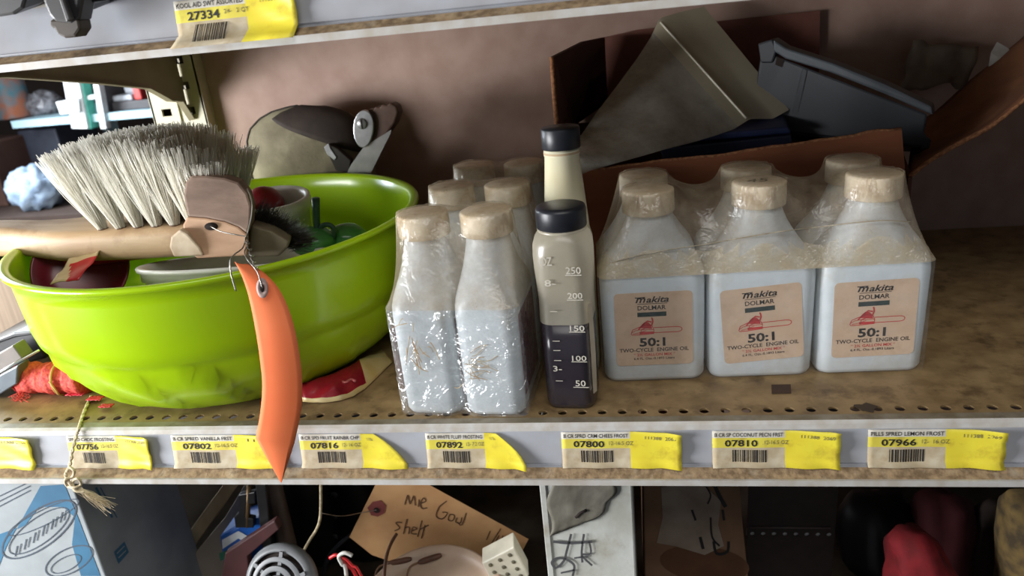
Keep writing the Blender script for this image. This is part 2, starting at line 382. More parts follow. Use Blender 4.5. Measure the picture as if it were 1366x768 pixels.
#=TAGS
# ------------------------------------------------------------------ price tags on the rails
def price_tag(px0, px1, pyc, head, num, size, right, label, curl=.35, zoff=0.0, seed=1, right_only=False, t0=.02, t1=1.06, cut=0):
    Y = -.0035
    def wx(px):
        v = at_y(px, pyc, Y); return v.x
    x0, x1 = wx(px0), wx(px1); wd = x1-x0
    rnd = random.Random(seed); SPL = .575
    th = thing('price_tag', label, 'price tag', (x0, -.0035, zoff-.012), (0, 0, 0), 'price tags on the shelf rails')
    ox, oy, oz = x0, -.0035, -.012
    ph = rnd.uniform(0, 6)
    def surf(u, v, lift=0.0):   # u right, v up (0..1)
        t = t1+(t0-t1)*v
        a = max(0, (u-SPL)/(1-SPL))
        bulge = .0006 + .0007*math.sin(u*9+ph)**2*(1-v) + a*a*curl*.010*(.35+.65*v) + (a*.0016*abs(math.sin(9*u+6*v+ph)) if a else 0)
        # where the tag hangs over the ledge it stands clear of it
        if t > 1: bulge += .0030*(t-1)/.08
        x = x0+u*wd
        if cut and u > 1-cut*.0: pass
        y, z = face(0, t)[1:3]
        return (x-ox-a*a*curl*.002, y-(bulge+lift)-oy, z-oz)
    def clip(u, v):   # torn / folded corner
        if not cut: return u
        lim = 1-cut*max(0, v-.1)/.9*(.35+.65*v)
        return SPL+(u-SPL)*(lim-SPL)/(1-SPL) if u > SPL else u
    def sc(u, v, lift=0.0): return surf(clip(u, v), v, lift)
    def mi(u, v):
        if u > SPL: return 3
        return 0 if v > .80 else (1 if v > .52 else 2)
    nu = 24
    rows = [0, .13, .26, .39, .52, .66, .80, .90, 1]
    V = [sc((SPL*i/14 if i <= 14 else SPL+(1-SPL)*(i-14)/10), v) for v in rows for i in range(nu+1)]
    Fc = [(j*(nu+1)+i, j*(nu+1)+i+1, (j+1)*(nu+1)+i+1, (j+1)*(nu+1)+i) for j in range(8) for i in range(nu)]
    idx = [mi(SPL*(i+.5)/14 if i < 14 else .9, (rows[j]+rows[j+1])/2) for j in range(8) for i in range(nu)]
    solid(mesh('card', V, Fc, [mTagW, mTagY, mTagB, mTagY2], th, True, idx), .00025, -1)
    pr = lambda u, v: sc(u, v, .00025)
    sh = []
    if not right_only:
        sh += [fit(head, .02, .56, .835, .945, bold=.01), fit(num, .10, .36, .555, .745, bold=.022)]
        u = .16; rb = random.Random(seed+5)
        while u < .42:
            bw = rb.choice((.006, .010, .014)); sh.append(quad(u, u+bw, .10, .46)); u += bw+rb.choice((.005, .008, .011))
        print_on('printed_lettering', sh, pr, mInk, th)
        print_on('size_print', [fit(size, .40, .60 if not cut else .57, .62, .73)], lambda u, v: sc(u, v, .0003), mInkGrey, th)
    if right: print_on('date_print', [fit(right, .70, .96 if not cut else .80, .80, .89)], pr, mInkGrey, th)
    return th
price_tag(-95, 55, 616, '', '', '', '111388 2069', 'price tag cut off by the left edge with only its yellow end showing', .3, seed=2, right_only=True)
price_tag(98, 210, 614, 'SPRED CHOC FROSTING', '07756', '12-16.5 OZ', '111388 2069', 'faded price tag behind the frayed string, number ending 756', .35, seed=3)
price_tag(234, 380, 608, 'B CR SPRED VANILLA FRST', '07802', '12-16.5 OZ', '11138', 'price tag numbered 07802 partly behind the orange hang tag', .25, seed=4)
price_tag(403, 546, 605, 'B CR SPD FRUIT RAINBR CHP', '07816', '12- 16 OZ', '111388', 'price tag numbered 07816 just right of the orange hang tag', .3, seed=5, cut=.30)
price_tag(570, 706, 602, 'B CR WHITE FLUFF FROSTING', '07892', '12- 7.2 OZ', '11138', 'price tag numbered 07892 with curled yellow end below the wrapped pack', .75, seed=6, cut=.30)
price_tag(750, 910, 601, 'B CR SPRD CRM CHEES FROST', '07800', '12-16.5 OZ', '111388  2069', 'price tag numbered 07800 below the measuring bottle', .35, seed=7)
price_tag(950, 1120, 599, 'B CR SP COCONUT PECN FRST', '07810', '.12-16.5 OZ', '111388  2069', 'price tag numbered 07810 below the middle labelled oil bottle', .35, seed=8)
price_tag(1157, 1339, 596, 'PILLS SPRED LEMON FROST', '07966', '12-  16 OZ', '111388  2069', 'price tag numbered 07966 at the right end of the rail', .35, seed=9)
# on the upper rail
price_tag(237, 405, 30, 'KOOL AID SWT ASSORTED', '27334', '24-   2 QT', '111388  2069', 'price tag numbered 27334 on the upper shelf rail', .4, ZU, seed=10, t0=.20, t1=1.27)
#=BOWL
# ------------------------------------------------------------------ green bowl
mGreen = M('lime_plastic', (170, 208, 20), .22, 0, (166, 203, 18), 30, spec=.55, sub=.25)
BX, BY, BH, BR = -.236, .126, .112, .1505
def bowl_mesh():
    out = [(.0, .0012), (.080, .0012), (.088, 0), (.097, .0006), (.106, .0035), (.1155, .009), (.1245, .017), (.1325, .027), (.1385, .038), (.1425, .050), (.1433, .0545),
           (.1448, .0560), (.1466, .066), (.1475, .082), (.1482, .098), (.1486, .1065), (.1512, .1072), (.1528, .1085), (.1534, .1102), (.1526, .1117), (.1505, .112),
           (.1470, .1112), (.1458, .1095), (.1452, .098), (.1445, .082), (.1430, .062), (.1400, .046), (.1330, .030), (.1230, .017), (.110, .008), (.090, .0035), (.0, .0032)]
    seg = 144; V, Fc = [], []
    for i, (r, z) in enumerate(out):
        for k in range(seg):
            a = 2*PI*k/seg
            rr = r
            if .003 < z < .0545 and 2 < i < 11:   # swirled panels below the step
                tw = (k/seg*18 + (z/.055)*.9) % 1.0
                rr = r + .0032*(tw**1.5-.5)*min(1, z/.01)*min(1, (.056-z)/.008)
            V.append((rr*math.cos(a), rr*math.sin(a), z))
    n = len(out)
    for i in range(n-1):
        for k in range(seg): q = (k+1) % seg; Fc.append((i*seg+k, i*seg+q, (i+1)*seg+q, (i+1)*seg+k))
    return V, Fc
bowl = thing('mixing_bowl', 'large lime green plastic mixing bowl full of brushes and odds and ends', 'bowl', (BX, BY, 0))
o = mesh('bowl_shell', *bowl_mesh(), mGreen, bowl, True)
bm = bmesh.new(); bm.from_mesh(o.data); bmesh.ops.remove_doubles(bm, verts=bm.verts, dist=1e-6); bmesh.ops.recalc_face_normals(bm, faces=bm.faces); bm.to_mesh(o.data); bm.free()
for pl_ in o.data.polygons: pl_.use_smooth = True

# ---- white tub at the front
mWhite = M('white_plastic', (222, 222, 214), .35, 0, (210, 208, 196), 40, sub=.1)
c = at_y(242, 347, .006)
tub = thing('plastic_tub', 'round white plastic tub with a stepped rim at the front of the green bowl', 'tub', (c.x, .062, .0260), (math.radians(-13), 0, 0))
hz = .070
tp = [(.0, 0), (.052, 0), (.055, .002), (.0655, hz-.012), (.0655, hz-.010), (.0680, hz-.0095), (.0680, hz-.0035), (.0705, hz-.003), (.0710, hz-.001), (.0700, hz), (.0660, hz-.0005), (.0640, hz-.006), (.0535, .004), (0, .0035)]
lathe('tub_wall', tp, mWhite, tub, 64)
# ---- white cup behind with dark red ball
c = at_y(368, 258, .182)
cup = thing('white_cup', 'white plastic cup with thick rim near the back of the green bowl', 'cup', (c.x-.004, c.y, .028), (.10, .05, 0))
hc = (c.z-.028)
lathe('cup_wall', [(0, 0), (.022, 0), (.0245, .002), (.0285, hc-.014), (.0300, hc-.013), (.0312, hc-.006), (.0310, hc-.001), (.0285, hc), (.0262, hc-.003), (.0252, hc-.02), (.022, .004), (0, .003)], mWhite, cup, 56)
mRedPl = M('dark_red_plastic', (136, 24, 38), .3, 0, (118, 18, 30), 30)
def ball(name, label, cat, loc, r, mat, sq=(1, 1, 1), seg=32):
    prof = [(r*math.sin(PI*i/16) if 0 < i < 16 else 1e-5, -r*math.cos(PI*i/16)) for i in range(17)]
    o = lathe(name, prof, mat, None, seg); o.location = loc; o.scale = sq; return tag(o, label, cat)
q = at_y(352, 268, .178)
ball('red_ball', 'dark red ball sitting inside the white cup', 'ball', (q.x, q.y, q.z-.004), .0165, mRedPl)
# ---- maroon dish standing at the left of the bowl
c = at_y(88, 352, .085)
dish = thing('maroon_dish', 'dark maroon plastic dish standing against the left side of the green bowl', 'dish', (c.x+.013, .088, c.z-.008), (math.radians(58), 0, math.radians(20)))
lathe('dish_shell', [(0, 0), (.022, 0), (.030, .003), (.034, .011), (.0352, .0112), (.0352, .0125), (.0335, .0125), (.029, .0045), (.021, .0016), (0, .0016)], M('maroon_plastic', (124, 34, 48), .3, 0, (108, 28, 40), 30), dish, 48)
# ---- crumpled red and yellow packet
pk = crumple(120, .006, 4)
a0, a1 = at_y(66, 380, .034), at_y(132, 336, .060)
def pf(u, v):
    x = a0.x+(a1.x-a0.x)*u; z = a0.z+(a1.z-a0.z)*(v*.75+.3*u-.05); y = a0.y+(a1.y-a0.y)*v
    return (x, y+pk((x, y, z)), z+pk((z*1.7, x, y))*.6)
pak = thing('snack_packet', 'crumpled red and cream packet tucked beside the white tub', 'packet')
solid(sheet('foil', pf, 12, 10, [M('packet_red', (196, 40, 44), .35), M('packet_cream', (214, 190, 140), .45)], pak, mi=lambda u, v: 1 if (u+v*.5 < .62 or v > .8) else 0), .0006)
# ---- pink stick under the brush
a, b = at_y(92, 348, .088), at_y(228, 330, .095)
st = thing('pink_tool', 'dark pink plastic tool lying under the white brush', 'tool')
tube('grip', [a, a.lerp(b, .3)+Vector((0, 0, .001)), a.lerp(b, .8), b], [.006, .0066, .006, .0045], M('pink_plastic', (176, 30, 72), .35), st, 12, k=5)
box('collar', b.x-.001, b.x+.008, b.y-.004, b.y+.004, b.z-.004, b.z+.004, M('maroon_plastic', (0, 0, 0)), st, .001)
# ---- dark slim rod
a, b = at_y(150, 345, .105), at_y(232, 334, .112)
tag(tube('slim_rod', [a, b], .0022, M('pale_rod', (150, 132, 140), .4), None, 8), 'thin pale rod just under the block of the white brush', 'rod')
# ---- green clear plastic lumps and hook
mClrG = M('green_plastic', (92, 168, 92), .18, 0, (70, 140, 74), 30, trans=.35)
for i, (px, py, Y, r, lab) in enumerate(((418, 318, .150, .0165, 'clear green plastic ball beside the dark bristles'), (462, 312, .165, .0150, 'clear green plastic ball nearest the right side of the bowl'))):
    q = at_y(px, py, Y); bl = ball('green_ball', lab, 'ball', (q.x, q.y, q.z-.003), r, mClrG, (1.15, 1, .8))
    bl['group'] = 'green plastic balls in the bowl'
hk = thing('green_hook', 'dark green plastic hook standing up inside the bowl', 'hook')
mHk = M('dark_green_plastic', (52, 88, 66), .4)
p0, p1 = at_y(421, 264, .150), at_y(424, 318, .150)
tube('shank', [p1-Vector((0, 0, .03)), p1, p0], [.0026, .0026, .0034], mHk, hk, 10, k=3)
pc = [at_y(x, y, .149) for x, y in ((425, 312), (430, 301), (440, 300), (446, 307), (444, 318), (438, 328))]
tube('curl', pc, .0020, mHk, hk, 8, k=5)

# ------------------------------------------------------------------ white scrub brush
mWood = M('pale_wood', (206, 178, 140), .55, 0, (184, 152, 114), 60, .15, 200, stretch=(.25, 1.4, 1.4), stain=(140, 104, 72), sstr=.5, ss=30)
SBY = .088
bo = at_y(185, 312, SBY)
brush = thing('scrub_brush', 'wooden scrub brush with long white bristles lying upside down on the green bowl', 'brush', (bo.x, bo.y, bo.z))
mm = lambda px: (at_y(px, 312, SBY).x-bo.x)
# stations along x: (x, half depth, z bottom, z top)
stn = [(mm(-150), .010, -.006, .012), (mm(-140), .0135, -.009, .016), (mm(-90), .015, -.010, .017), (mm(-30), .0145, -.010, .016), (mm(10), .0150, -.009, .0145), (mm(45), .0165, -.0095, .0125), (mm(75), .0205, -.0115, .0115), (mm(100), .0245, -.0125, .0112), (mm(130), .0265, -.0128, .0108),
       (mm(180), .0272, -.0128, .0105), (mm(240), .0272, -.0126, .0104), (mm(300), .0262, -.0122, .0102), (mm(325), .0225, -.0110, .0095), (mm(338), .0150, -.0080, .0070)]
V, Fc = [], []; m_ = 20
for x, hd, zb, zt in stn:
    for (yy, zz) in rrect(2*hd, zt-zb, min(hd, (zt-zb)/2)*.62, 4): V.append((x, yy, zz+(zt+zb)/2))
for i in range(len(stn)-1):
    for k in range(m_): q = (k+1) % m_; Fc.append((i*m_+k, i*m_+q, (i+1)*m_+q, (i+1)*m_+k))
Fc += [tuple(range(m_)), tuple(range((len(stn)-1)*m_, len(stn)*m_))]
fixn(mesh('wooden_block', V, Fc, mWood, brush, True))
rnd = random.Random(7); parts = []
x0, x1 = mm(164), mm(306); nR, nC = 5, 7; L0 = .0680
V, Fc = [], []
for r_ in range(nR):
    for c_ in range(nC):
        if r_ % 2 and c_ == nC-1: continue
        fx = (c_+(.5 if r_ % 2 else 0))/(nC-1); fy = r_/(nR-1)*2-1
        bx, by = x0+(x1-x0)*fx, fy*.0185
        for k in range(270):
            a, rr = rnd.uniform(0, 2*PI), math.sqrt(rnd.random())
            sx, sy = math.cos(a)*rr, math.sin(a)*rr
            p = Vector((bx+sx*.0030, by+sy*.0028, .009))
            ux = (fx*2-1)
            tx = bx + ux*(.010 if ux < 0 else .006) + sx*.0150 + rnd.gauss(0, .0028)
            ty = by + fy*.007 + sy*.0125 + rnd.gauss(0, .0022)
            ln = L0*(1-(.10 if ux < 0 else .30)*abs(ux)**2.2-.04*fy*fy)*rnd.uniform(.90, 1.02)
            e = Vector((tx, ty, .009+ln))
            md = p.lerp(e, .5)+Vector(((tx-bx)*.06+rnd.gauss(0, .0007), (ty-by)*.06+rnd.gauss(0, .0007), .001))
            pts = (p, p.lerp(md, .55), md, md.lerp(e, .55)+Vector((rnd.gauss(0, .0005), rnd.gauss(0, .0005), 0)), e)
            b = len(V)
            for i, q in enumerate(pts):
                rad = .00031
                for s_ in range(3): V.append((q.x+rad*math.cos(2.094*s_+a), q.y+rad*math.sin(2.094*s_+a), q.z))
            for i in range(4):
                for s_ in range(3): t_ = (s_+1) % 3; Fc.append((b+i*3+s_, b+i*3+t_, b+i*3+3+t_, b+i*3+3+s_))
            Fc.append((b+12, b+13, b+14))
mBr = bpy.data.materials.new('nylon_bristle'); mBr.use_nodes = True
nt = mBr.node_tree; N = nt.nodes; N.remove(N['Principled BSDF'])
df = N.new('ShaderNodeBsdfDiffuse'); df.inputs[0].default_value = (*lin((254, 252, 246)), 1)
tl = N.new('ShaderNodeBsdfTranslucent'); tl.inputs[0].default_value = (*lin((254, 251, 240)), 1)
g_ = N.new('ShaderNodeBsdfGlossy'); g_.inputs['Roughness'].default_value = .3
a_ = N.new('ShaderNodeMixShader'); a_.inputs[0].default_value = .6; b_ = N.new('ShaderNodeMixShader'); b_.inputs[0].default_value = .08
nt.links.new(df.outputs[0], a_.inputs[1]); nt.links.new(tl.outputs[0], a_.inputs[2]); nt.links.new(a_.outputs[0], b_.inputs[1]); nt.links.new(g_.outputs[0], b_.inputs[2]); t_ = N.new('ShaderNodeBsdfTransparent'); c_ = N.new('ShaderNodeMixShader'); c_.inputs[0].default_value = .35
nt.links.new(b_.outputs[0], c_.inputs[1]); nt.links.new(t_.outputs[0], c_.inputs[2]); nt.links.new(c_.outputs[0], N['Material Output'].inputs[0])
o = mesh('bristles', V, Fc, mBr, brush, True); o['kind'] = 'stuff'; o['label'] = 'long white nylon bristles fanning out'
# dark tuft holes along the front row
for c_ in range(nC):
    fx = c_/(nC-1); q = lathe('tuft_hole', [(.0001, .0004), (.0032, .0004), (.0036, 0), (.0038, -.001)], M('tuft_hole', (96, 70, 44), .8), brush, 12)
    q.location = (x0+(x1-x0)*fx, -.0185, .0107)

# ------------------------------------------------------------------ second brush: wooden block with dark bristles
mWoodD = M('shaded_wood', (134, 110, 94), .7, 0, (104, 82, 68), 50, .25, 240, stretch=(.4, 1.2, 1.2), stain=(96, 74, 60), sstr=.55, ss=40)  # dark tone puts the shade on the handle end into its colour
mWoodL = M('worn_wood_edge', (206, 188, 162), .7, 0, (178, 154, 126), 70, .2, 260)
wb = thing('wooden_brush', 'old wooden brush with a drilled end, wired to the orange tag', 'brush')
Yw = .040
outl = [(245, 262), (247, 244), (255, 234), (275, 234), (300, 237), (318, 243), (330, 258), (335, 275), (334, 300), (330, 312), (318, 303), (300, 296), (275, 291), (250, 289)]
front = [at_y(x, y, Yw+.012*(290-y)/60) for x, y in outl]
prism('handle_end', front, Vector((-.007, .020, -.002)), [mWoodD], wb, .0016)
outl2 = [(250, 289), (275, 291), (300, 296), (318, 303), (330, 313), (329, 341), (262, 345), (247, 322), (244, 300)]
f2 = [at_y(x, y, Yw-.008*max(0, (y-291))/50) for x, y in outl2]
hb = prism('drilled_face', f2, Vector((-.010, .024, -.003)), M('tan_wood', (196, 158, 126), .65, 0, (168, 130, 100), 60, .2, 260, stretch=(.4, 1.2, 1.2)), wb, .0012)
out3 = [(240, 306), (250, 312), (266, 330), (272, 341), (232, 343), (226, 330), (228, 316)]
prism('lower_block', [at_y(x, y, Yw-.010) for x, y in out3], Vector((-.010, .026, -.003)), mWoodL, wb, .0012)
out4 = [(334, 300), (362, 308), (386, 322), (384, 330), (372, 342), (330, 344)]
prism('brush_back', [at_y(x, y, Yw+.006) for x, y in out4], Vector((-.008, .022, -.002)), M('greenish_wood', (112, 102, 78), .7, 0, (86, 76, 58), 50), wb, .0015)
hc_ = at_y(281, 302, Yw-.0028)
hl = lathe('hole', [(.0001, .0012), (.0036, .0012), (.0044, .0002), (.0048, -.0008)], M('hole_dark', (34, 22, 16), .9), wb, 16)
hl.location = hc_; hl.rotation_euler = (math.radians(78), 0, 0); hl.scale = (1, .55, 1)
# dark bristles
V, Fc = [], []; rnd = random.Random(3)
for k in range(1500):
    f = rnd.random(); pb = at_y(338+52*f+rnd.gauss(0, 2), 300+30*f+rnd.gauss(0, 3), Yw+.026+rnd.uniform(0, .028))
    an = math.radians(rnd.gauss(50-35*f, 14)); ln = rnd.uniform(.012, .021)
    e = pb+Vector((math.cos(an)*ln, rnd.gauss(0, .004), math.sin(an)*ln)); md = pb.lerp(e, .5)+Vector((rnd.gauss(0, .0008), 0, .0008))
    b = len(V)
    for q, rad in ((pb, .00022), (md, .0002), (e, .00014)):
        for s_ in range(3): V.append((q.x+rad*math.cos(2.094*s_), q.y+rad*math.sin(2.094*s_), q.z+rad*.5*math.sin(2.094*s_)))
    for i in range(2):
        for s_ in range(3): t_ = (s_+1) % 3; Fc.append((b+i*3+s_, b+i*3+t_, b+i*3+3+t_, b+i*3+3+s_))
o = mesh('bristles', V, Fc, M('dark_bristle', (62, 58, 50), .5, 0, (30, 26, 24), 300), wb); o['kind'] = 'stuff'; o['label'] = 'short dark horsehair bristles'

# ------------------------------------------------------------------ orange hang tag with wire
ht = thing('hang_tag', 'bright orange paper hang tag wired to the wooden brush and hanging over the rail', 'tag')
mOr = M('orange_paper', (255, 134, 80), .75, 0, (254, 126, 72), 40)
Lf = [(313, 349), (322, 366), (332, 396), (341, 440), (347, 480), (350, 515), (347, 552), (341, 584), (374.5, 643)]
Rt = [(330, 352), (350, 362), (372, 385), (388, 420), (398, 462), (403, 505), (402, 545), (393, 590), (375.5, 643.5)]
Yt = [-.0270, -.0280, -.0300, -.0330, -.0345, -.0340, -.0325, -.0310, -.0300]
ls = smoothpts([at_y(x, y, Y-.002) for (x, y), Y in zip(Lf, Yt)][:8], 4)+[at_y(*Lf[8], Yt[8])]
rs = smoothpts([at_y(x, y, Y+.003) for (x, y), Y in zip(Rt, Yt)][:8], 4)+[at_y(*Rt[8], Yt[8])]
n = len(ls); nu = 8; V = []
for i in range(n):
    for j in range(nu+1):
        t = j/nu; p = ls[i].lerp(rs[i], t); p = p+Vector((0, -.0016*math.sin(PI*t)*(1 if i < n-1 else 0), 0)); V.append(p)
Fc = [(i*(nu+1)+j, i*(nu+1)+j+1, (i+1)*(nu+1)+j+1, (i+1)*(nu+1)+j) for i in range(n-1) for j in range(nu)]
solid(mesh('paper', V, Fc, mOr, ht, True), .0003)
ec = at_y(350, 384, -.0332)
def ring(name, r0, r1, mat, dy):
    o = lathe(name, [(r0, 0), (r1, 0), (r1, .0004), (r0, .0004)], mat, ht, 24, True); o.location = ec+Vector((0, dy, 0))
    o.rotation_euler = (math.radians(76), math.radians(8), math.radians(24)); o.scale = (.7, 1.25, 1); return o
ring('reinforcement_ring', .0017, .0046, M('grey_patch', (206, 178, 170), .6), 0)
ring('eyelet_hole', .0001, .0018, M('hole_dark', (0, 0, 0)), -.0003)
mWire = M('steel_wire', (176, 174, 168), .3, .85, (140, 136, 130), 100)
w1 = [at_y(*p) for p in ((281, 302, .030), (296, 309, .026), (315, 313, .024), (328, 316, .024), (330, 326, .018), (326, 336, -.004), (330, 346, -.024), (343, 362, -.032), (350, 384, -.0345))]
tube('wire', w1, .00042, mWire, ht, 6, k=6)
w2 = [at_y(*p) for p in ((330, 252, .047), (336, 268, .036), (335, 290, .030), (329, 314, .024), (324, 330, .010), (312, 340, -.018), (307, 350, -.026), (309, 368, -.0275), (315, 388, -.028))]
tube('wire', w2, .00048, mWire, ht, 6, k=6)
tw = []
for i in range(40):
    t = i/39; c = at_y(328+14*t, 316+42*t, .022-.050*t); a = t*32; tw.append(c+Vector((math.cos(a), math.sin(a)*.4, math.sin(a)))*.0011)
tube('wire_twist', tw, .00040, mWire, ht, 6)
#=BOTTLES
# ------------------------------------------------------------------ oil bottles
mBot = M('bottle_plastic', (224, 231, 234), .38, 0, (214, 222, 226), 40, sub=.15, stain=(196, 188, 170), sstr=.5, ss=40)
mCap = M('cap_plastic', (226, 214, 192), .5, 0, (204, 184, 152), 60, .1, 300, stain=(140, 104, 66), sstr=.6, ss=55)
mLab = M('label_paper', (220, 194, 168), .7, 0, (210, 180, 152), 45, stain=(176, 140, 108), sstr=.4, ss=50)
mLabR = M('label_red', (120, 22, 44), .5, 0, (100, 16, 36), 60)
BWd, BDp, BHt = .068, .040, .1295
BSEC = [(0, .060, .032, .007), (.0012, .064, .0365, .008), (.004, .0668, .0392, .009), (.030, .0675, .0396, .009), (.070, .068, .040, .009), (.0765, .0672, .0396, .010), (.081, .0645, .0388, .012),
        (.0865, .058, .0370, .015), (.092, .0500, .0346, .0165), (.098, .0420, .0322, .0160), (.104, .0352, .0300, .0149), (.109, .0310, .0285, .0142), (.1125, .0286, .0280, .0140), (.1165, .0280, .0280, .0140)]
def cap_profile():
    return [(.0001, .0148), (.0150, .0148), (.0162, .0142), (.0166, .0128), (.0167, .0006), (.0163, 0), (.0140, 0)]
def ribbed_cap(name, parent, z, mat, sc=1.0):
    seg = 72; V, Fc = [], []; prof = cap_profile()
    for i, (r, zz) in enumerate(prof):
        for k in range(seg):
            a = 2*PI*k/seg; rr = r-(.00035 if (i in (3, 4) and k % 2) else 0); V.append((rr*math.cos(a)*sc, rr*math.sin(a)*sc, zz+z))
    for i in range(len(prof)-1):
        for k in range(seg): q = (k+1) % seg; Fc.append((i*seg+k, (i+1)*seg+k, (i+1)*seg+q, i*seg+q))
    Fc.append(tuple(range(seg)))
    return mesh(name, V, Fc, mat, parent, True)
def chainsaw():
    """red line drawing in label coordinates"""
    S = []
    # guide bar outline
    bar = [(.50, .452), (.80, .452)]+[(.80+.062*math.sin(a), .487-.035*math.cos(a)) for a in [PI*i/8 for i in range(1, 8)]]+[(.80, .522), (.50, .522)]
    S.append(ribbon(bar, .010))
    # body
    body = [(.205, .445), (.225, .50), (.30, .53), (.40, .565), (.475, .555), (.50, .50), (.50, .44), (.32, .43), (.215, .43)]
    S.append(ribbon(body, .010, True))
    S.append(([(.315, .44), (.50, .44), (.50, .47), (.315, .47)], [(0, 1, 2, 3)]))
    S.append(([(.32, .525), (.48, .505), (.47, .555), (.43, .60), (.38, .60)], [(0, 1, 2, 3, 4)]))
    S.append(ribbon([(.30, .50), (.36, .57), (.42, .615), (.475, .60)], .018))
    S.append(ribbon([(.475, .56), (.49, .60), (.485, .64), (.475, .66)], .020))
    S.append(ribbon([(.21, .46), (.26, .49), (.32, .50), (.50, .495)], .008))
    S.append(ribbon([(.33, .44), (.34, .50), (.42, .53)], .010))
    S.append(ribbon([(.23, .445), (.30, .455), (.40, .485)], .007))
    return S
def make_bottle(label, lab_rot=0.0, red=False):
    b = thing('oil_bottle', label, 'bottle')
    loft('bottle_body', BSEC, mBot, b, 6)
    ribbed_cap('cap', b, .1147, mCap)
    if red:
        for sx in (-1, 1):
            box('red_label', -.025, .025, sx*.0201-.0001, sx*.0201+.0001, .012, .068, mLabR, b)
    if lab_rot is None: return b
    lw, lh, zc = .0505, .0525, .0395
    cr, sr = math.cos(lab_rot), math.sin(lab_rot)
    def L(u, v, lift=.0):
        x, z = (u-.5)*lw, (v-.5)*lh; return (x*cr-z*sr, -.0199-lift, zc+x*sr+z*cr)
    pts = [((x/lw)+.5, (z/lh)+.5) for x, z in rrect(lw, lh, .003, 4)]
    n = len(pts)
    lb = mesh('paper_label', [L(u, v, .0002) for u, v in pts]+[L(u, v, .0) for u, v in pts], [tuple(range(n))]+[(i, n+i, n+(i+1) % n, (i+1) % n) for i in range(n)], mLab, b)
    T = lambda u, v: L(u, v, .00028)
    black = [fit('m', .275, .405, .865, .930, shear=.3, bold=.02), fit('akita', .412, .70, .862, .945, shear=.3, bold=.02), quad(.30, .68, .845, .852), fit('DOLMAR', .30, .66, .765, .825, bold=.014),
             fit('50:1', .31, .645, .262, .385, bold=.03), fit('TWO-CYCLE  ENGINE OIL', .045, .945, .190, .243, bold=.016), fit('6.4 FL. Ozs.-0.1893 Liters', .23, .76, .078, .112, bold=.015)]
    black.append(ribbon([(.270, .935), (.30, .932), (.40, .936)], .012))
    print_on('black_print', black, T, mInk, lb)
    print_on('green_bar', [quad(.295, .665, .675, .735)], T, mInkGreen, lb)
    print_on('red_print', chainsaw()+[fit('* 2\u00bd GALLON MIX *', .23, .77, .128, .170, bold=.02)], T, mInkRed, lb)
    return b
# ---- six-pack with the labels to the front
PA = math.radians(2.3); PO = Vector((.0575, .0505, 0))
def six(x, y): return Vector((PO.x+x*math.cos(PA)-y*math.sin(PA), PO.y+x*math.sin(PA)+y*math.cos(PA), 0))
PIT = .0692
names = ('white oil bottle at the left end of the labelled six-pack', 'white oil bottle with tilted label, middle of the labelled six-pack', 'white oil bottle at the right end of the labelled six-pack')
back = ('unlabelled-side oil bottle behind the left bottle of the labelled pack', 'unlabelled-side oil bottle behind the middle bottle of the labelled pack', 'unlabelled-side oil bottle behind the right bottle of the labelled pack')
caps = []
for i in range(3):
    b = make_bottle(names[i], (0.0, math.radians(4.0), math.radians(1.0))[i]); b.location = six(.034+PIT*i, .020); b.rotation_euler = (0, 0, PA); b['group'] = 'oil bottles in the labelled six-pack'
    if i == 1:   # pencilled figure on the middle cap
        print_on('cap_scribble', [fit('45', -.008, .006, -.004, .004, shear=.2)], lambda u, v: (u, v, .1298), mInkGrey, b)
src = make_bottle(back[0], None)
src.location = six(.034, .0615); src.rotation_euler = (0, 0, PA); src['group'] = 'oil bottles in the labelled six-pack'
for i in (1, 2):
    c = copy_tree(src); c['label'] = back[i]; c.location = six(.034+PIT*i, .0615)
# ---- second six-pack turned end-on
QA = math.radians(-3.4); QO = Vector((-.0755, .0115, 0))
def end(x, y): return Vector((QO.x+x*math.cos(QA)-y*math.sin(QA), QO.y+x*math.sin(QA)+y*math.cos(QA), 0))
src2 = make_bottle('x', None, True); first = True
rowname = ('front', 'middle', 'rear')
for j in range(3):
    for i in range(2):
        b = src2 if first else copy_tree(src2); first = False
        b['label'] = f'white oil bottle in the {rowname[j]} row of the end-on pack, {("left", "right")[i]} one'
        b['group'] = 'oil bottles in the end-on six-pack'
        b.location = end(.0215+.0415*i, .0352+.0690*j); b.rotation_euler = (0, 0, QA+PI/2)

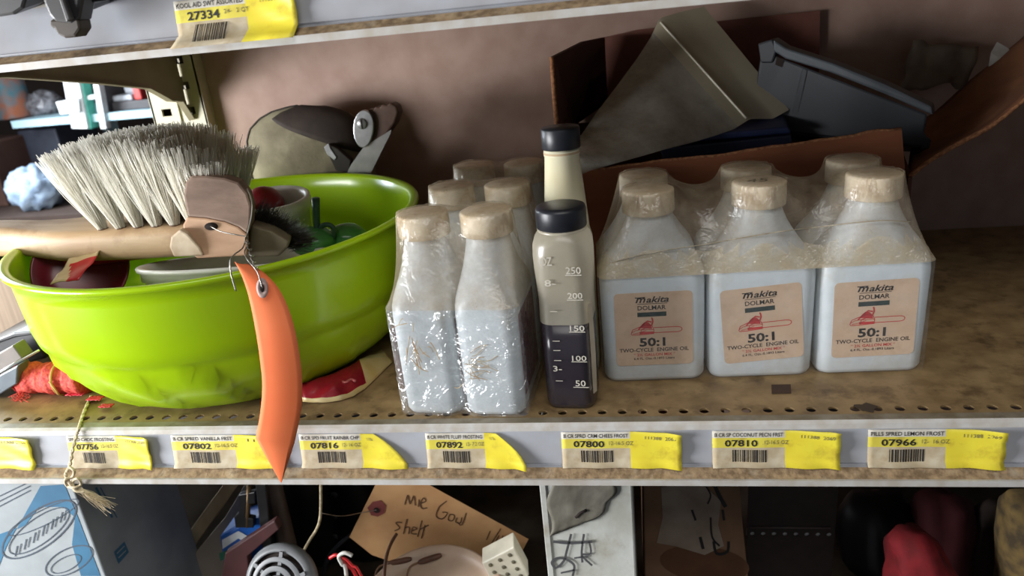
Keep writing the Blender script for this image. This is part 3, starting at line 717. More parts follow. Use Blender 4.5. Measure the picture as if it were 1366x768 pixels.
# ---- shrink film over a pack
mFilmT = film('dusty_film', (190, 172, 146), .22, .52, .10, .25, .5, 120)
mFilmK = film('cap_film', (214, 198, 168), .10, .45, .10, .25, .4, 150)
mFilmB = film('cream_film', (214, 196, 164), .35, .85, .12, .22, 1.0, 170)
mFilmC = film('clear_film', (210, 214, 214), .03, .14, .12, .12, .35, 120)
mFilmC2 = film('wrinkled_film', (206, 208, 208), .06, .30, .26, .22, 2.5, 75)
th_surf = {}
def film_pack(name, label, nx, ny, w_, d_, px_, py_, loc, ang, rotb, mats, wr, seed, ztop=.0765):
    """membrane pulled over the caps (solved on a grid) with a skirt down the sides"""
    th = thing(name, label, 'shrink wrap', loc, (0, 0, ang))
    LX, LY = w_, d_; h = .0019
    gx, gy = int(round(LX/h)), int(round(LY/h)); X = np.linspace(0, LX, gx+1); Yg = np.linspace(0, LY, gy+1)
    XX, YY = np.meshgrid(X, Yg, indexing='ij'); ob = np.full(XX.shape, -1.0)
    zz = np.array([s[0] for s in BSEC]); ww = np.array([s[1] for s in BSEC]); dd = np.array([s[2] for s in BSEC])
    for cx, cy in [(px_[0]+px_[1]*i, py_[0]+py_[1]*j) for i in range(nx) for j in range(ny)]:
        lx, ly = np.abs(XX-cx), np.abs(YY-cy)
        if rotb: lx, ly = ly, lx
        for z, a, b in zip(zz[4:], ww[4:], dd[4:]):
            e = 4 if z < .09 else 2.4
            ins = (lx/(a/2))**e+(ly/(b/2))**e <= 1.0; ob = np.where(ins, np.maximum(ob, z+.0007), ob)
        ob = np.where(lx**2+ly**2 <= .0172**2, np.maximum(ob, .1303), ob)
    Z = np.maximum(ob, ztop); bd = np.zeros(Z.shape, bool); bd[0, :] = bd[-1, :] = bd[:, 0] = bd[:, -1] = True
    for it in range(700):
        A = Z.copy(); A[1:-1, 1:-1] = .25*(Z[:-2, 1:-1]+Z[2:, 1:-1]+Z[1:-1, :-2]+Z[1:-1, 2:]); A = np.maximum(A, ob); A[bd] = ztop; Z = A
    rn = np.random.default_rng(seed)
    # fine wrinkles
    Wk = np.zeros(Z.shape)
    for _ in range(14):
        kx, ky, p = rn.uniform(-420, 420), rn.uniform(-420, 420), rn.uniform(0, 6); Wk += np.abs(np.sin(kx*XX+ky*YY+p))
    Z[1:-1, 1:-1] += (np.clip(Wk-8.2, 0, 3)*.00022*wr)[1:-1, 1:-1]
    rc = .008
    def rnd_xy(x, y):   # round the plan corners
        cx = min(max(x, rc), LX-rc); cy = min(max(y, rc), LY-rc); dx, dy = x-cx, y-cy; l = math.hypot(dx, dy)
        if l > rc: return cx+dx/l*rc, cy+dy/l*rc
        return x, y
    pr6 = rn.uniform(0, 6, 5); kr6 = rn.uniform(500, 1900, 5)
    def ridge(i, j):   # gathered folds round the shoulder of the pack
        z = Z[i, j]; b = max(0.0, 1-abs(z-.0835)/.0085)
        if b <= 0 or bd[i, j]: return 0.0
        s_ = XX[i, j]+YY[i, j]*1.3; f_ = sum(abs(math.sin(kr6[q]*s_+pr6[q])) for q in range(5))/5
        return .0042*b*max(0, f_-.62)
    V = [(*rnd_xy(XX[i, j], YY[i, j]), Z[i, j]+ridge(i, j)) for i in range(gx+1) for j in range(gy+1)]
    Fc = [(i*(gy+1)+j, (i+1)*(gy+1)+j, (i+1)*(gy+1)+j+1, i*(gy+1)+j+1) for i in range(gx) for j in range(gy)]
    zm = lambda i, j: Z[i:i+2, j:j+2].mean()
    mi = [2 if zm(i, j) > .1180 else (1 if zm(i, j) < .0905 else 0) for i in range(gx) for j in range(gy)]
    mesh('film_top', V, Fc, [mats[0], mats[1], mFilmK], th, True, mi)
    th_surf[label] = (X, Yg, Z)
    per = [(i, 0) for i in range(gx)]+[(gx, j) for j in range(gy)]+[(i, gy) for i in range(gx, 0, -1)]+[(0, j) for j in range(gy, 0, -1)]
    zs = np.linspace(ztop, .0015, 44); V = []; n = len(per)
    gaps = [px_[0]+px_[1]*(i+.5) for i in range(nx-1)]
    ph = rn.uniform(0, 6, 8); kk = rn.uniform(300, 1800, 8); kz = rn.uniform(-700, 700, 8)
    for zi, z in enumerate(zs):
        for (i, j) in per:
            x, y = rnd_xy(X[i], Yg[j]); s = x+y*1.3
            wv = sum(abs(math.sin(kk[q]*s*.5+kz[q]*z+ph[q])) for q in range(8))/8-.62
            wv *= .0028*wr*min(1, (ztop-z)/.006)
            dent = sum(math.exp(-((x-g)/.0045)**2) for g in gaps)*.0035*min(1, (ztop-z)/.02) if (j in (0, gy)) else 0
            nxn, nyn = (x-LX/2)/LX*2, (y-LY/2)/LY*2
            l = 1 if max(abs(nxn), abs(nyn)) == 0 else max(abs(nxn), abs(nyn))
            ox, oy = (math.copysign(1, nxn) if abs(nxn) >= .985 else 0), (math.copysign(1, nyn) if abs(nyn) >= .985 else 0)
            tuck = .0015*max(0, (.006-z)/.006)**2
            V.append((x+ox*(max(wv, -.0002)-tuck), y+oy*(max(wv, -.0002)-tuck-dent), z))
    Fc = [(a*n+k, a*n+(k+1) % n, (a+1)*n+(k+1) % n, (a+1)*n+k) for a in range(len(zs)-1) for k in range(n)]
    mesh('film_sides', V, Fc, mats[2], th, True)
    return th
OFF = .0012
fp = film_pack('shrink_wrap', 'dusty clear shrink film around the six oil bottles with labels', 3, 2, .2064+2*OFF, .0815+2*OFF, (.034+OFF, PIT), (.020+OFF, .0415), six(-OFF, -OFF), PA, False, (mFilmT, mFilmB, mFilmC), .25, 3)
# the film's cut edge running across the shoulders
inv = Matrix.Rotation(-PA, 3, 'Z')
Xs, Ys, Zs = th_surf[fp['label']]
def on_film(px, py):
    v = ray(px, py)
    for k in range(1400):
        p = inv @ (CAM+v*(.40+.0004*k)-six(-OFF, -OFF))
        if 0 <= p.y <= Ys[-1] and 0 <= p.x <= Xs[-1]:
            if p.z <= Zs[min(len(Xs)-1, int(round(p.x/Xs[-1]*(len(Xs)-1)))), min(len(Ys)-1, int(round(p.y/Ys[-1]*(len(Ys)-1))))]+.0006: return p
    return None
sm = [on_film(x, y) for x, y in ((800, 357), (830, 346), (860, 339), (905, 331), (940, 326), (985, 318), (1040, 309), (1090, 303), (1140, 297), (1180, 294), (1215, 296), (1235, 305))]
sm = [p for p in sm if p]
tube('film_seam', sm, .0004, M('seam_plastic', (150, 138, 116), .3, 0, (196, 186, 164), 150), fp, 6, k=6)
fq = film_pack('shrink_wrap', 'glossy wrinkled shrink film around the end-on pack of oil bottles', 2, 3, .0845+2*OFF, .2072+2*OFF, (.0215+OFF, .0415), (.0352+OFF, .0690), end(-OFF, -OFF), QA, True, (mFilmT, mFilmT, mFilmC2), 1.0, 8)
# dry straw caught under the film
mStraw = M('dry_straw', (176, 134, 78), .7, 0, (206, 180, 130), 200)
rnd = random.Random(5); sv = []
for cx, cy, n_ in ((556, 462, 12), (628, 488, 16), (548, 440, 5)):
    for k in range(n_):
        a = rnd.gauss(1.25 if cx < 600 else .2, .5); l = rnd.uniform(8, 34); x0_, y0_ = cx+rnd.gauss(0, 7), cy+rnd.gauss(0, 10)
        pts = [at_y(x0_+math.cos(a)*l*t, y0_+math.sin(a)*l*t+4*math.sin(3*t+k), .0080+.0004*rnd.random()) for t in (0, .33, .66, 1)]
        sv.append(tubev(pts, .00022, 4))
s_ = tag(mesh('dry_straw', *merge(sv), mStraw), 'wisps of dry straw stuck to the front of the end-on pack', 'straw', kind='stuff')

# ------------------------------------------------------------------ measuring bottle
mMilk = film('milky_plastic', (214, 206, 186), .55, .62, .10, .3, .15, 60, .35)
mOil = M('dark_oil', (40, 34, 44), .2, 0, (40, 34, 44), 20)
mBlk = M('black_cap', (34, 36, 44), .38, 0, (26, 28, 34), 60, .1, 200)
mx_ = Vector((.0375, .0330, 0))
mb = thing('measuring_bottle', 'milky measuring bottle half full of dark oil with a black cap', 'bottle', mx_, (0, 0, math.radians(-4)))
msec = [(0, .026, .028, .006), (.0015, .030, .032, .007), (.005, .0325, .0345, .008), (.040, .0330, .0350, .009), (.0605, .0330, .0345, .009), (.0625, .0330, .0345, .009), (.074, .0328, .0330, .009), (.084, .0338, .0330, .0095), (.094, .0355, .0345, .011), (.103, .0362, .0355, .012), (.110, .0358, .0355, .013), (.1145, .0335, .0335, .0145), (.1170, .0300, .0300, .0149), (.1182, .0275, .0275, .0137), (.1240, .0270, .0270, .0135)]
o = loft('bottle_body', msec, mMilk, mb, 6)
o.data.materials.append(film('wet_milky_plastic', (120, 112, 112), .04, .08, .10, .25, .15, 60, .2))
o.data.polygons.foreach_set('material_index', [1 if sum(o.data.vertices[i].co.z for i in p_.vertices)/len(p_.vertices) < .061 else 0 for p_ in o.data.polygons])
lsec = [(.0010, .0280, .030, .006), (.005, .0318, .0338, .0078), (.040, .0325, .0345, .0088), (.0605, .0325, .0340, .0088)]
loft('dark_oil', lsec, mOil, mb, 6)
o = lathe('cap', [(.0138, .1192), (.0150, .1192), (.0154, .1198), (.0154, .1300), (.0148, .1318), (.0120, .1326), (.0001, .1326)], mBlk, mb, 48)
lathe('neck_ring', [(.0150, .1175), (.0152, .1188), (.0140, .1191)], MATS['milky_plastic'], mb, 40)
mMark = M('moulded_mark', (206, 200, 186), .4)
T = lambda u, v: (u, -.0182-.0004*math.sin(v*9), v)
mk = [fit('OZ', -.0115, -.0045, .1000, .1055, bold=.01), fit('250', .0035, .0125, .0945, .0990, bold=.01), fit('8-', -.0100, -.0030, .0868, .0910, bold=.01), fit('200', .0035, .0125, .0785, .0825, bold=.01),
      fit('150', .0035, .0125, .0570, .0608, bold=.01), fit('100', .0035, .0125, .0365, .0402, bold=.01), fit('50', .0045, .0110, .0185, .0228, bold=.01), fit('3-', -.0090, -.0035, .0290, .0330, bold=.01)]
for z in (.0935, .0775, .0562, .0357, .0176): mk.append(quad(.0030, .0128, z, z+.0005))
for z in (.070, .050, .0435, .0365, .022): mk.append(quad(-.0080, -.0035, z, z+.0005))
print_on('scale_marks', mk, T, mMark, mb)
# pale label strip down the right edge
V = []
for i in range(13):
    t = i/12; z = .012+.062*t; V += [(.0152, -.0165+.0005, z), (.0170+.0006*math.sin(PI*t), -.0120, z)]
mesh('side_label', V, [(2*i, 2*i+1, 2*i+3, 2*i+2) for i in range(12)], M('strip_paper', (208, 196, 172), .6), mb, True)
# ---- spout bottle behind it
sp = thing('spout_bottle', 'pale bottle with tall tapered neck and small black cap behind the measuring bottle', 'bottle', (.0372, .0740, 0))
mCream = M('cream_plastic', (224, 218, 188), .4, 0, (214, 204, 168), 30, sub=.3)
lathe('bottle_body', [(.0001, 0), (.0150, 0), (.0165, .002), (.0170, .010), (.0170, .092), (.0165, .100), (.0150, .106), (.0146, .112), (.0112, .1540), (.0116, .1545), (.0116, .1575), (.0105, .1580), (.0105, .1620)], mCream, sp, 40)
lathe('cap', [(.0106, .1588), (.0122, .1588), (.0125, .1594), (.0124, .1712), (.0118, .1722), (.0001, .1724)], mBlk, sp, 40)
lathe('rust_ring', [(.0117, .1556), (.01180, .1563), (.0117, .1570)], M('rusty_smear', (196, 170, 134), .7), sp, 40)
#=BACK
# ------------------------------------------------------------------ canvas pouch behind the bowl
def ringloft(name, rows, depth, mat, parent, seg=28, yoff=0, cap=True):
    """rows: (left point, right point); elliptical rings between them"""
    V, Fc = [], []
    for (l, r), dp in zip(rows, depth):
        c = (l+r)/2; h = (r-l)/2
        for k in range(seg):
            a = 2*PI*k/seg; V.append(c+h*math.cos(a)+Vector((0, dp*math.sin(a)+yoff, 0)))
    for i in range(len(rows)-1):
        for k in range(seg): q = (k+1) % seg; Fc.append((i*seg+k, i*seg+q, (i+1)*seg+q, (i+1)*seg+k))
    if cap: Fc.append(tuple(range(seg))); Fc.append(tuple(range((len(rows)-1)*seg, len(rows)*seg)))
    return fixn(mesh(name, V, Fc, mat, parent, True))
mCanvas = M('olive_canvas', (146, 138, 112), .85, 0, (112, 104, 82), 35, .3, 500, stain=(84, 76, 58), sstr=.5, ss=30)
YP = .311
prow = [(349, 300, 505, 286), (345, 262, 504, 250), (336, 228, 500, 222), (332, 205, 492, 203), (330, 185, 487, 187), (334, 170, 482, 172), (346, 157, 476, 160), (362, 148, 468, 152), (385, 142, 448, 145), (400, 140, 432, 142)]
pouch = thing('canvas_pouch', 'olive canvas pouch with painted cast shadow leaning on the wall behind the bowl', 'pouch')
rows = []
for a, b, c, d in prow: rows.append((at_y(a, b, YP), at_y(c, d, YP)))
bl, brr = rows[0]; rows.insert(0, (Vector((bl.x, YP, .0005)), Vector((brr.x, YP, .0005))))
dep = [.022, .026, .027, .027, .026, .025, .023, .019, .014, .008, .003]
ringloft('pouch_body', rows, dep, mCanvas, pouch)
def psurf(i, a, off):   # i: fractional row, a: angle
    j = min(int(i), len(rows)-2); t = i-j
    l = rows[j][0].lerp(rows[j+1][0], t); r = rows[j][1].lerp(rows[j+1][1], t); dp = dep[j]+(dep[j+1]-dep[j])*t+off
    c = (l+r)/2; h = (r-l)/2*(1+off*14); return c+h*math.cos(a)+Vector((0, -dp*math.sin(a), 0))
def shadowf(u, v):
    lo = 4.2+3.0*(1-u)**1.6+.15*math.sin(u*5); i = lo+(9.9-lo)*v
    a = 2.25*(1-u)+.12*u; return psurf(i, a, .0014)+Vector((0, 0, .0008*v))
sheet('shadow_patch', shadowf, 16, 10, M('shadow_brown', (58, 46, 38), .8, 0, (46, 36, 30), 60, .2, 300), pouch, .0012)  # dark sheet laid over the canvas to stand for a cast shadow
tube('edge_piping', [psurf(i, 2.72, .0008) for i in np.linspace(1.2, 9.8, 24)], .0011, M('dark_piping', (48, 42, 34), .8), pouch, 6)
# ---- hooked knife
kn = thing('hooked_knife', 'folding knife with ribbed brown handle, steel bolster and screw behind the bowl', 'knife')
YK = .272
mHand = M('brown_handle', (92, 66, 52), .5, 0, (70, 48, 38), 60, .2, 200)
prism('handle', [at_y(x, y, YK+.004) for x, y in ((484, 152), (491, 146), (497, 146), (501, 142), (506, 143), (510, 139), (516, 140), (521, 137), (528, 141), (531, 150), (526, 165), (510, 186), (500, 196), (490, 190))], (0.002, .012, 0), mHand, kn, .0015)
mStl = M('brushed_steel', (196, 198, 202), .3, .75, (170, 172, 176), 120)
ov = []
for k in range(24):
    a = 2*PI*k/24; t = (1+math.sin(a))/2; ov.append(at_y(484+(12.5+2.2*t)*math.cos(a)-(1-t)*2+1.5, 172-25*math.sin(a), YK))
prism('bolster', ov, (0, .004, 0), mStl, kn, .0008)
prism('blade', [at_y(x, y, YK+.003) for x, y in ((462, 232), (468, 220), (485, 196), (522, 173), (521, 178), (508, 204), (494, 232))], (0, .0012, 0), M('blade_steel', (206, 206, 206), .25, .6, (186, 186, 188), 80), kn)
sc = at_y(483, 165, YK-.0002)
o = lathe('screw', [(.0001, .0016), (.0042, .0014), (.0050, .0006), (.0052, 0)], M('screw_steel', (150, 150, 150), .4, .5), kn, 20); o.location = sc; o.rotation_euler = (PI/2, 0, 0)
o = box('screw_slot', -.0006, .0006, -.0044, .0044, .0010, .0019, M('hole_dark', (0, 0, 0)), kn); o.location = sc; o.rotation_euler = (PI/2, 0, 0)
prism('rear_clip', [at_y(x, y, YK+.010) for x, y in ((433, 197), (438, 192), (450, 198), (468, 214), (466, 230), (448, 228))], (0, .008, 0), M('dark_piping', (0, 0, 0)), kn, .001)
prism('clip_edge', [at_y(x, y, YK+.009) for x, y in ((432, 196), (438, 191), (441, 198), (449, 210), (446, 214), (436, 206))], (0, .003, 0), mStl, kn, .0006)

# ------------------------------------------------------------------ cardboard box behind the bottles
mCard = M('cardboard', (150, 92, 60), .85, 0, (134, 78, 50), 40, .12, 300, stretch=(.3, 1, 1.5))
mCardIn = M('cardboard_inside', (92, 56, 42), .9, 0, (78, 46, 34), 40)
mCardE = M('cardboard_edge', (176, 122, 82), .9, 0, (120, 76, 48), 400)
cb = thing('cardboard_box', 'open brown cardboard box with torn flaps behind the oil bottles', 'box')
YF = .178
rndc = random.Random(2)
top = []
for i in range(29):
    t = i/28; x = 1203+(762-1203)*t; y = 172+(231-172)*t; top.append(at_y(x, y+rndc.uniform(-1.6, 1.2)+(3*math.sin(PI*t)), YF))
xl, xr = .026, .300
pr_ = prism('front_wall', [Vector((xl, YF, .0005)), Vector((xr-.012, YF, .0005)), at_y(1207, 222, YF)]+top, (0, .0035, 0), mCard, cb)
tube('torn_edge', [p+Vector((0, .0015, .0003)) for p in top], .0014, mCardE, cb, 5)
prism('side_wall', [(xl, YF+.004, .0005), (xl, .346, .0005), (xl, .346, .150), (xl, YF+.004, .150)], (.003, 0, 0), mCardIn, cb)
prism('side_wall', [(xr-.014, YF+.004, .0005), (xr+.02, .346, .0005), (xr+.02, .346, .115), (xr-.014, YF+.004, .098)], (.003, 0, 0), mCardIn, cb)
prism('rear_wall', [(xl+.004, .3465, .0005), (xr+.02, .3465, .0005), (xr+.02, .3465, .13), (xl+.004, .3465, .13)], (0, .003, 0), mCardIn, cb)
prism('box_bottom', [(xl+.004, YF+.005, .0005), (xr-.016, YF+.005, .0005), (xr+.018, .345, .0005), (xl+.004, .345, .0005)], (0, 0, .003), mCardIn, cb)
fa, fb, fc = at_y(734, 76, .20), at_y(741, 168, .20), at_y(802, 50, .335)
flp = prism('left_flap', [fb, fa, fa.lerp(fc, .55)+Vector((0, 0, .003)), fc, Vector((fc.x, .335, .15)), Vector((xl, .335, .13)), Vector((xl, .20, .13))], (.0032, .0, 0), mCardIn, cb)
tube('left_flap_edge', [fb+Vector((.0012, -.0012, 0)), fb.lerp(fa, .5)+Vector((.0010, -.0012, 0)), fa+Vector((.0012, -.0012, 0))], .0019, mCardE, cb, 5)
prism('back_flap', [at_y(x, y, .345) for x, y in ((805, 50), (850, 40), (1094, 14), (1092, 112), (805, 160))], (0, .003, 0), M('dark_cardboard', (120, 74, 62), .85, 0, (100, 60, 50), 40), cb)
# right flap, folded out and creased
ra = [(1212, 236, .186), (1245, 214, .186), (1290, 184, .188), (1330, 160, .190), (1375, 128, .192), (1420, 98, .194)]
rb_ = [(1218, 168, .300), (1248, 148, .315), (1285, 118, .325), (1325, 88, .330), (1372, 44, .338), (1420, 6, .340)]
def rf(u, v):
    i = min(int(u*5), 4); t = u*5-i
    a = at_y(*ra[i]).lerp(at_y(*ra[i+1]), t); b = at_y(*rb_[i]).lerp(at_y(*rb_[i+1]), t); p = a.lerp(b, v)
    return p+Vector((0, 0, -.010*math.sin(PI*min(1, v*1.2))+.002*math.sin(9*u+3*v)))
sheet('right_flap', rf, 20, 12, M('tan_cardboard', (130, 86, 56), .85, 0, (110, 70, 46), 40), cb, .0030)
tube('right_flap_edge', [Vector(rf(i/24, 0))+Vector((0, -.0006, 0)) for i in range(25)], .0018, mCardE, cb, 5)

# ---- grey plastic tray in the box
gt = thing('grey_tray', 'dark grey plastic tray tipped into the cardboard box', 'tray')
mGrey = M('grey_plastic', (46, 49, 54), .5, 0, (41, 44, 49), 30)
def tr(x, y): return at_y(x, y, .272-.055*(x-1010)/230)
prism('tray_side', [tr(x, y) for x, y in ((1016, 66), (1046, 78), (1238, 152), (1234, 176), (1240, 188), (1230, 197), (1110, 186), (1000, 172))], (.006, .040, -.012), mGrey, gt, .002)
prism('tray_rim', [tr(x, y)+Vector((0, -.004, 0)) for x, y in ((1030, 52), (1048, 64), (1110, 84), (1180, 112), (1240, 141), (1242, 153), (1178, 125), (1108, 97), (1046, 78), (1030, 68))], (.006, .012, .001), M('grey_rim', (80, 85, 90), .45, 0, (70, 75, 80), 40), gt, .0015)
prism('rim_end', [tr(x, y)+Vector((0, -.002, 0)) for x, y in ((1010, 58), (1030, 52), (1036, 66), (1030, 84), (1014, 84))], (.006, .012, 0), mGrey, gt, .0015)
prism('notch', [tr(x, y)+Vector((0, -.0006, 0)) for x, y in ((1036, 76), (1046, 79), (1043, 90), (1034, 86))], (0, .0005, 0), M('hole_dark', (0, 0, 0)), gt)
prism('corner_rib', [tr(x, y)+Vector((0, -.0012, 0)) for x, y in ((1070, 92), (1076, 94), (1064, 150), (1056, 150))], (0, .001, 0), mGrey, gt)
prism('foot_lug', [tr(x, y) for x, y in ((1232, 178), (1243, 186), (1240, 198), (1228, 200))], (.004, .03, -.01), mGrey, gt, .001)
# ---- navy folder under the bag
nf = thing('navy_case', 'flat navy blue plastic case inside the cardboard box below the clear bag', 'case')
prism('lid', [at_y(x, y, .230) for x, y in ((880, 184), (1052, 170), (1056, 178), (882, 194))], (.004, .07, .012), M('navy_plastic', (34, 44, 78), .4, 0, (28, 36, 66), 30), nf, .0015)
prism('base', [at_y(x, y, .233) for x, y in ((880, 198), (1056, 180), (1058, 200), (884, 214))], (.004, .06, .010), M('navy_dark', (24, 28, 48), .45), nf, .0015)

# ---- clear zip bag draped over the box
mBag = film('zip_bag_plastic', (208, 204, 192), .42, .70, .12, .2, .25, 35, .35)
mBand = film('zip_band_plastic', (198, 190, 166), .82, .90, .08, .3, .3, 60, .35)
zb = thing('zip_bag', 'clear plastic zip bag lying crumpled over the cardboard box', 'bag')
zr = [((939, 9, .318), (1052, 146, .262)), ((908, 16, .312), (1030, 158, .254)), ((880, 24, .304), (1000, 158, .246)), ((868, 50, .296), (978, 172, .236)), ((850, 78, .284), (952, 181, .224)), ((822, 116, .262), (912, 192, .204)), ((796, 150, .236), (868, 204, .186)), ((774, 182, .205), (826, 216, .172)), ((763, 188, .180), (790, 226, .163)), ((766, 210, .170), (772, 234, .163))]
zc = crumple(60, .0036, 11)
def zf(lay):
    def f(u, v):
        i = min(int(v*9), 8); t = v*9-i
        l = at_y(*zr[i][0]).lerp(at_y(*zr[i+1][0]), t); r = at_y(*zr[i][1]).lerp(at_y(*zr[i+1][1]), t); p = l.lerp(r, u)
        k = max(0, min(1, (v-.22)*3)); e = 4*u*(1-u)
        q = zc(p*1.0+Vector((lay*.1, 0, 0)))*k
        return p+Vector((q*.3, -(.002+.010*e*k)*(1-2*lay)-q, q*.5))
    return f
sheet('bag_front', zf(0), 26, 46, [mBag, mBand], zb, mi=lambda u, v: 1 if v < .30 else 0)
sheet('bag_back', zf(1), 20, 30, [mBag, mBand], zb, mi=lambda u, v: 1 if v < .30 else 0)
tube('zip_line', [Vector(zf(0)(u, .235))+Vector((0, -.0008, 0)) for u in np.linspace(.02, .98, 20)], .0010, M('zip_ridge', (222, 216, 198), .35), zb, 6)
# ---- crumpled paper at the right of the box
cp = crumple(140, .010, 21)
def paper(name, label, P, mat, amp, nu=12, nv=8, seed=1):
    """P: four pixel corners with depths (bl, br, tr, tl)"""
    c = crumple(130, amp, seed); A = [at_y(*p) for p in P]
    def f(u, v):
        p = A[0].lerp(A[1], u).lerp(A[3].lerp(A[2], u), v); q = c(p); return p+Vector((q*.4, -abs(q), q*.6))
    o = solid(sheet(name, f, nu, nv, mat), .0005); return tag(o, label, 'paper')
paper('crumpled_paper', 'dull grey crumpled paper stuffed at the right of the cardboard box', ((1198, 122, .318), (1290, 112, .325), (1305, 62, .338), (1215, 56, .338)), M('dull_paper', (128, 118, 106), .9, 0, (104, 94, 84), 40), .012, seed=4)
o = mesh('torn_scrap', [at_y(*p) for p in ((1318, 92, .325), (1322, 70, .328), (1330, 56, .33), (1344, 64, .33), (1358, 78, .326), (1340, 84, .322))], [(0, 1, 2, 3, 4, 5)], M('white_paper', (206, 206, 200), .8)); solid(o, .0006)
tag(o, 'small torn white scrap caught on the right flap of the box', 'paper scrap')

# ------------------------------------------------------------------ things on the shelf left of the bowl
mCorr = M('corrugated_board', (160, 142, 124), .85, 0, (142, 124, 108), 90, .2, 200, stretch=(3, 1, .15))
q = at_y(0, 380, .165); q2 = at_y(48, 440, .165)
tag(box('beige_board', q.x-.12, q2.x+.02, .165, .171, .0002, q.z+.02, mCorr), 'beige ribbed board standing at the left behind the bowl', 'board')
bt = thing('black_tray', 'black plastic tray poking out behind the bowl at the left edge', 'tray')
prism('tray_body', [at_y(x, y, .075) for x, y in ((-40, 470), (0, 452), (18, 446), (48, 443), (62, 478), (10, 492), (-40, 500))], (0, .06, 0), M('black_plastic', (36, 37, 42), .35), bt, .002)
prism('tray_lip', [at_y(x, y, .072) for x, y in ((-40, 466), (0, 451), (18, 444), (50, 441), (50, 446), (20, 450), (0, 457), (-40, 473))], (0, .064, 0), M('black_plastic', (0, 0, 0)), bt, .001)
mt = thing('metal_channel', 'grey metal channel with a bright edge lying at the left of the bowl', 'metal channel')
prism('channel_web', [at_y(x, y, .052) for x, y in ((-40, 492), (0, 470), (17, 460), (30, 478), (0, 498), (-40, 520))], (0, .012, 0), M('dull_steel', (112, 104, 98), .5, .2), mt, .001)
tube('bright_edge', [at_y(-40, 516, .044), at_y(0, 496, .044), at_y(52, 467, .050)], .0011, M('shiny_edge', (226, 226, 222), .2, .7), mt, 6)
prism('channel_foot', [at_y(x, y, .040) for x, y in ((-40, 522), (0, 500), (24, 487), (22, 512), (0, 526), (-40, 540))], (0, .012, 0), M('blue_steel', (96, 106, 114), .4, .2), mt, .001)
# ---- red mesh roll tied with twine
rr = thing('red_mesh_roll', 'small roll of coral red mesh tied with yellow twine beside the bowl', 'mesh roll')
a, b = at_z(27, 507, .0125), at_z(105, 512, .0125); a.y += .004; b.y += .010
mMesh = M('coral_mesh', (226, 92, 72), .8, 0, (186, 52, 52), 420, .8, 500)
n = 22; pts = [a.lerp(b, i/n) for i in range(n+1)]; rd = [.0118+.0007*math.sin(i*1.9)+.0006*math.sin(i*.7) for i in range(n+1)]
V, Fc = tubev(pts, rd, 26); rnd = random.Random(9)
V = [v+Vector((rnd.gauss(0, .0004), rnd.gauss(0, .0004), rnd.gauss(0, .0004))) for v in V]
mesh('roll', V, Fc, mMesh, rr, True)
ax = (b-a).normalized()
def spiral(c, turns, r):
    out = []
    e1 = Vector((0, 0, 1)); e2 = ax.cross(e1).normalized()
    for i in range(40):
        t = i/39; an = t*turns*2*PI; out.append(c-ax*.0015+(e1*math.cos(an)+e2*math.sin(an))*(r*(1-.55*t)))
    return out
tube('rolled_end', spiral(a, 2.6, .0115), .0012, M('dark_coral', (170, 48, 52), .8), rr, 6)
cc = a.lerp(b, .62); e2 = ax.cross(Vector((0, 0, 1))).normalized()
tube('twine', [cc+(Vector((0, 0, 1))*math.cos(t)+e2*math.sin(t))*.0132+ax*.0012*math.sin(t) for t in np.linspace(0, 2*PI, 30)], .0008, M('yellow_twine', (206, 168, 92), .8), rr, 6)
tube('twine_tail', [cc+e2*.013*s+Vector((0, 0, -.001)) if False else cc+Vector((.001*i, -.0132, .004-.0028*i)) for i, s in enumerate((1, 1, 1, 1, 1))], .0007, M('yellow_twine', (0, 0, 0)), rr, 6)
V, Fc = [], []; prt = []
for k in range(26):
    st = a+Vector((rnd.uniform(-.001, .006), -.009+rnd.gauss(0, .002), -.008+rnd.gauss(0, .0015))); prt.append(tubev([st, st+Vector((rnd.gauss(.001, .003), -.003, -.001)), st+Vector((rnd.gauss(.002, .005), -.006+rnd.gauss(0, .002), -.0028))], .00025, 4))
o = mesh('frayed_threads', *merge(prt), mMesh, rr); o['kind'] = 'stuff'
# ---- pink scraps under the bowl
mPink = M('pink_film', (226, 70, 92), .4, 0, (204, 40, 62), 80)
for i, (px, py, s, lab) in enumerate(((103, 526, .0075, 'crumpled pink plastic scrap nearest the red mesh roll'), (128, 533, .006, 'crumpled pink plastic scrap beside the string'), (143, 543, .005, 'crumpled pink plastic scrap right at the foot of the bowl'))):
    c0 = at_z(px, py, .002); cf = crumple(700, .004, 30+i)
    o = sheet('pink_scrap', lambda u, v: (c0.x+(u-.5)*2*s+cf((u*.02, v*.02, 0))*.3, c0.y+(v-.5)*s, .0032+cf((u*.03, v*.03, .01))*.6), 10, 6, mPink); solid(o, .0003)
    tag(o, lab, 'scrap', 'pink scraps beside the bowl')
# ---- red and cream packet to the right of the bowl
rp = thing('candy_packet', 'glossy red and cream packet lying half under the right of the bowl', 'packet')
pc = [((404, 536), (404, 512)), ((430, 537), (425, 505)), ((455, 534), (447, 497)), ((472, 528), (462, 489)), ((486, 519), (474, 482)), ((500, 506), (486, 475)), ((514, 492), (498, 468)), ((524, 482), (508, 462))]
cf = crumple(260, .004, 41)
def rpf(lay):
    def f(u, v):
        i = min(int(u*7), 6); t = u*7-i
        a = at_z(*pc[i][0], .0012).lerp(at_z(*pc[i+1][0], .0012), t); b = at_z(*pc[i][1], .004).lerp(at_z(*pc[i+1][1], .004), t); p = a.lerp(b, v)
        h = math.sin(PI*min(1, max(0, v)))*(.0100 if u < .6 else .010*(1-u)*2.5+.001)
        q = cf(p); return (p.x, p.y, max(.0008, (.0012+h*(1-lay)+q*(.5 if .05 < v < .95 else .1)) if lay == 0 else .0006))
    return f
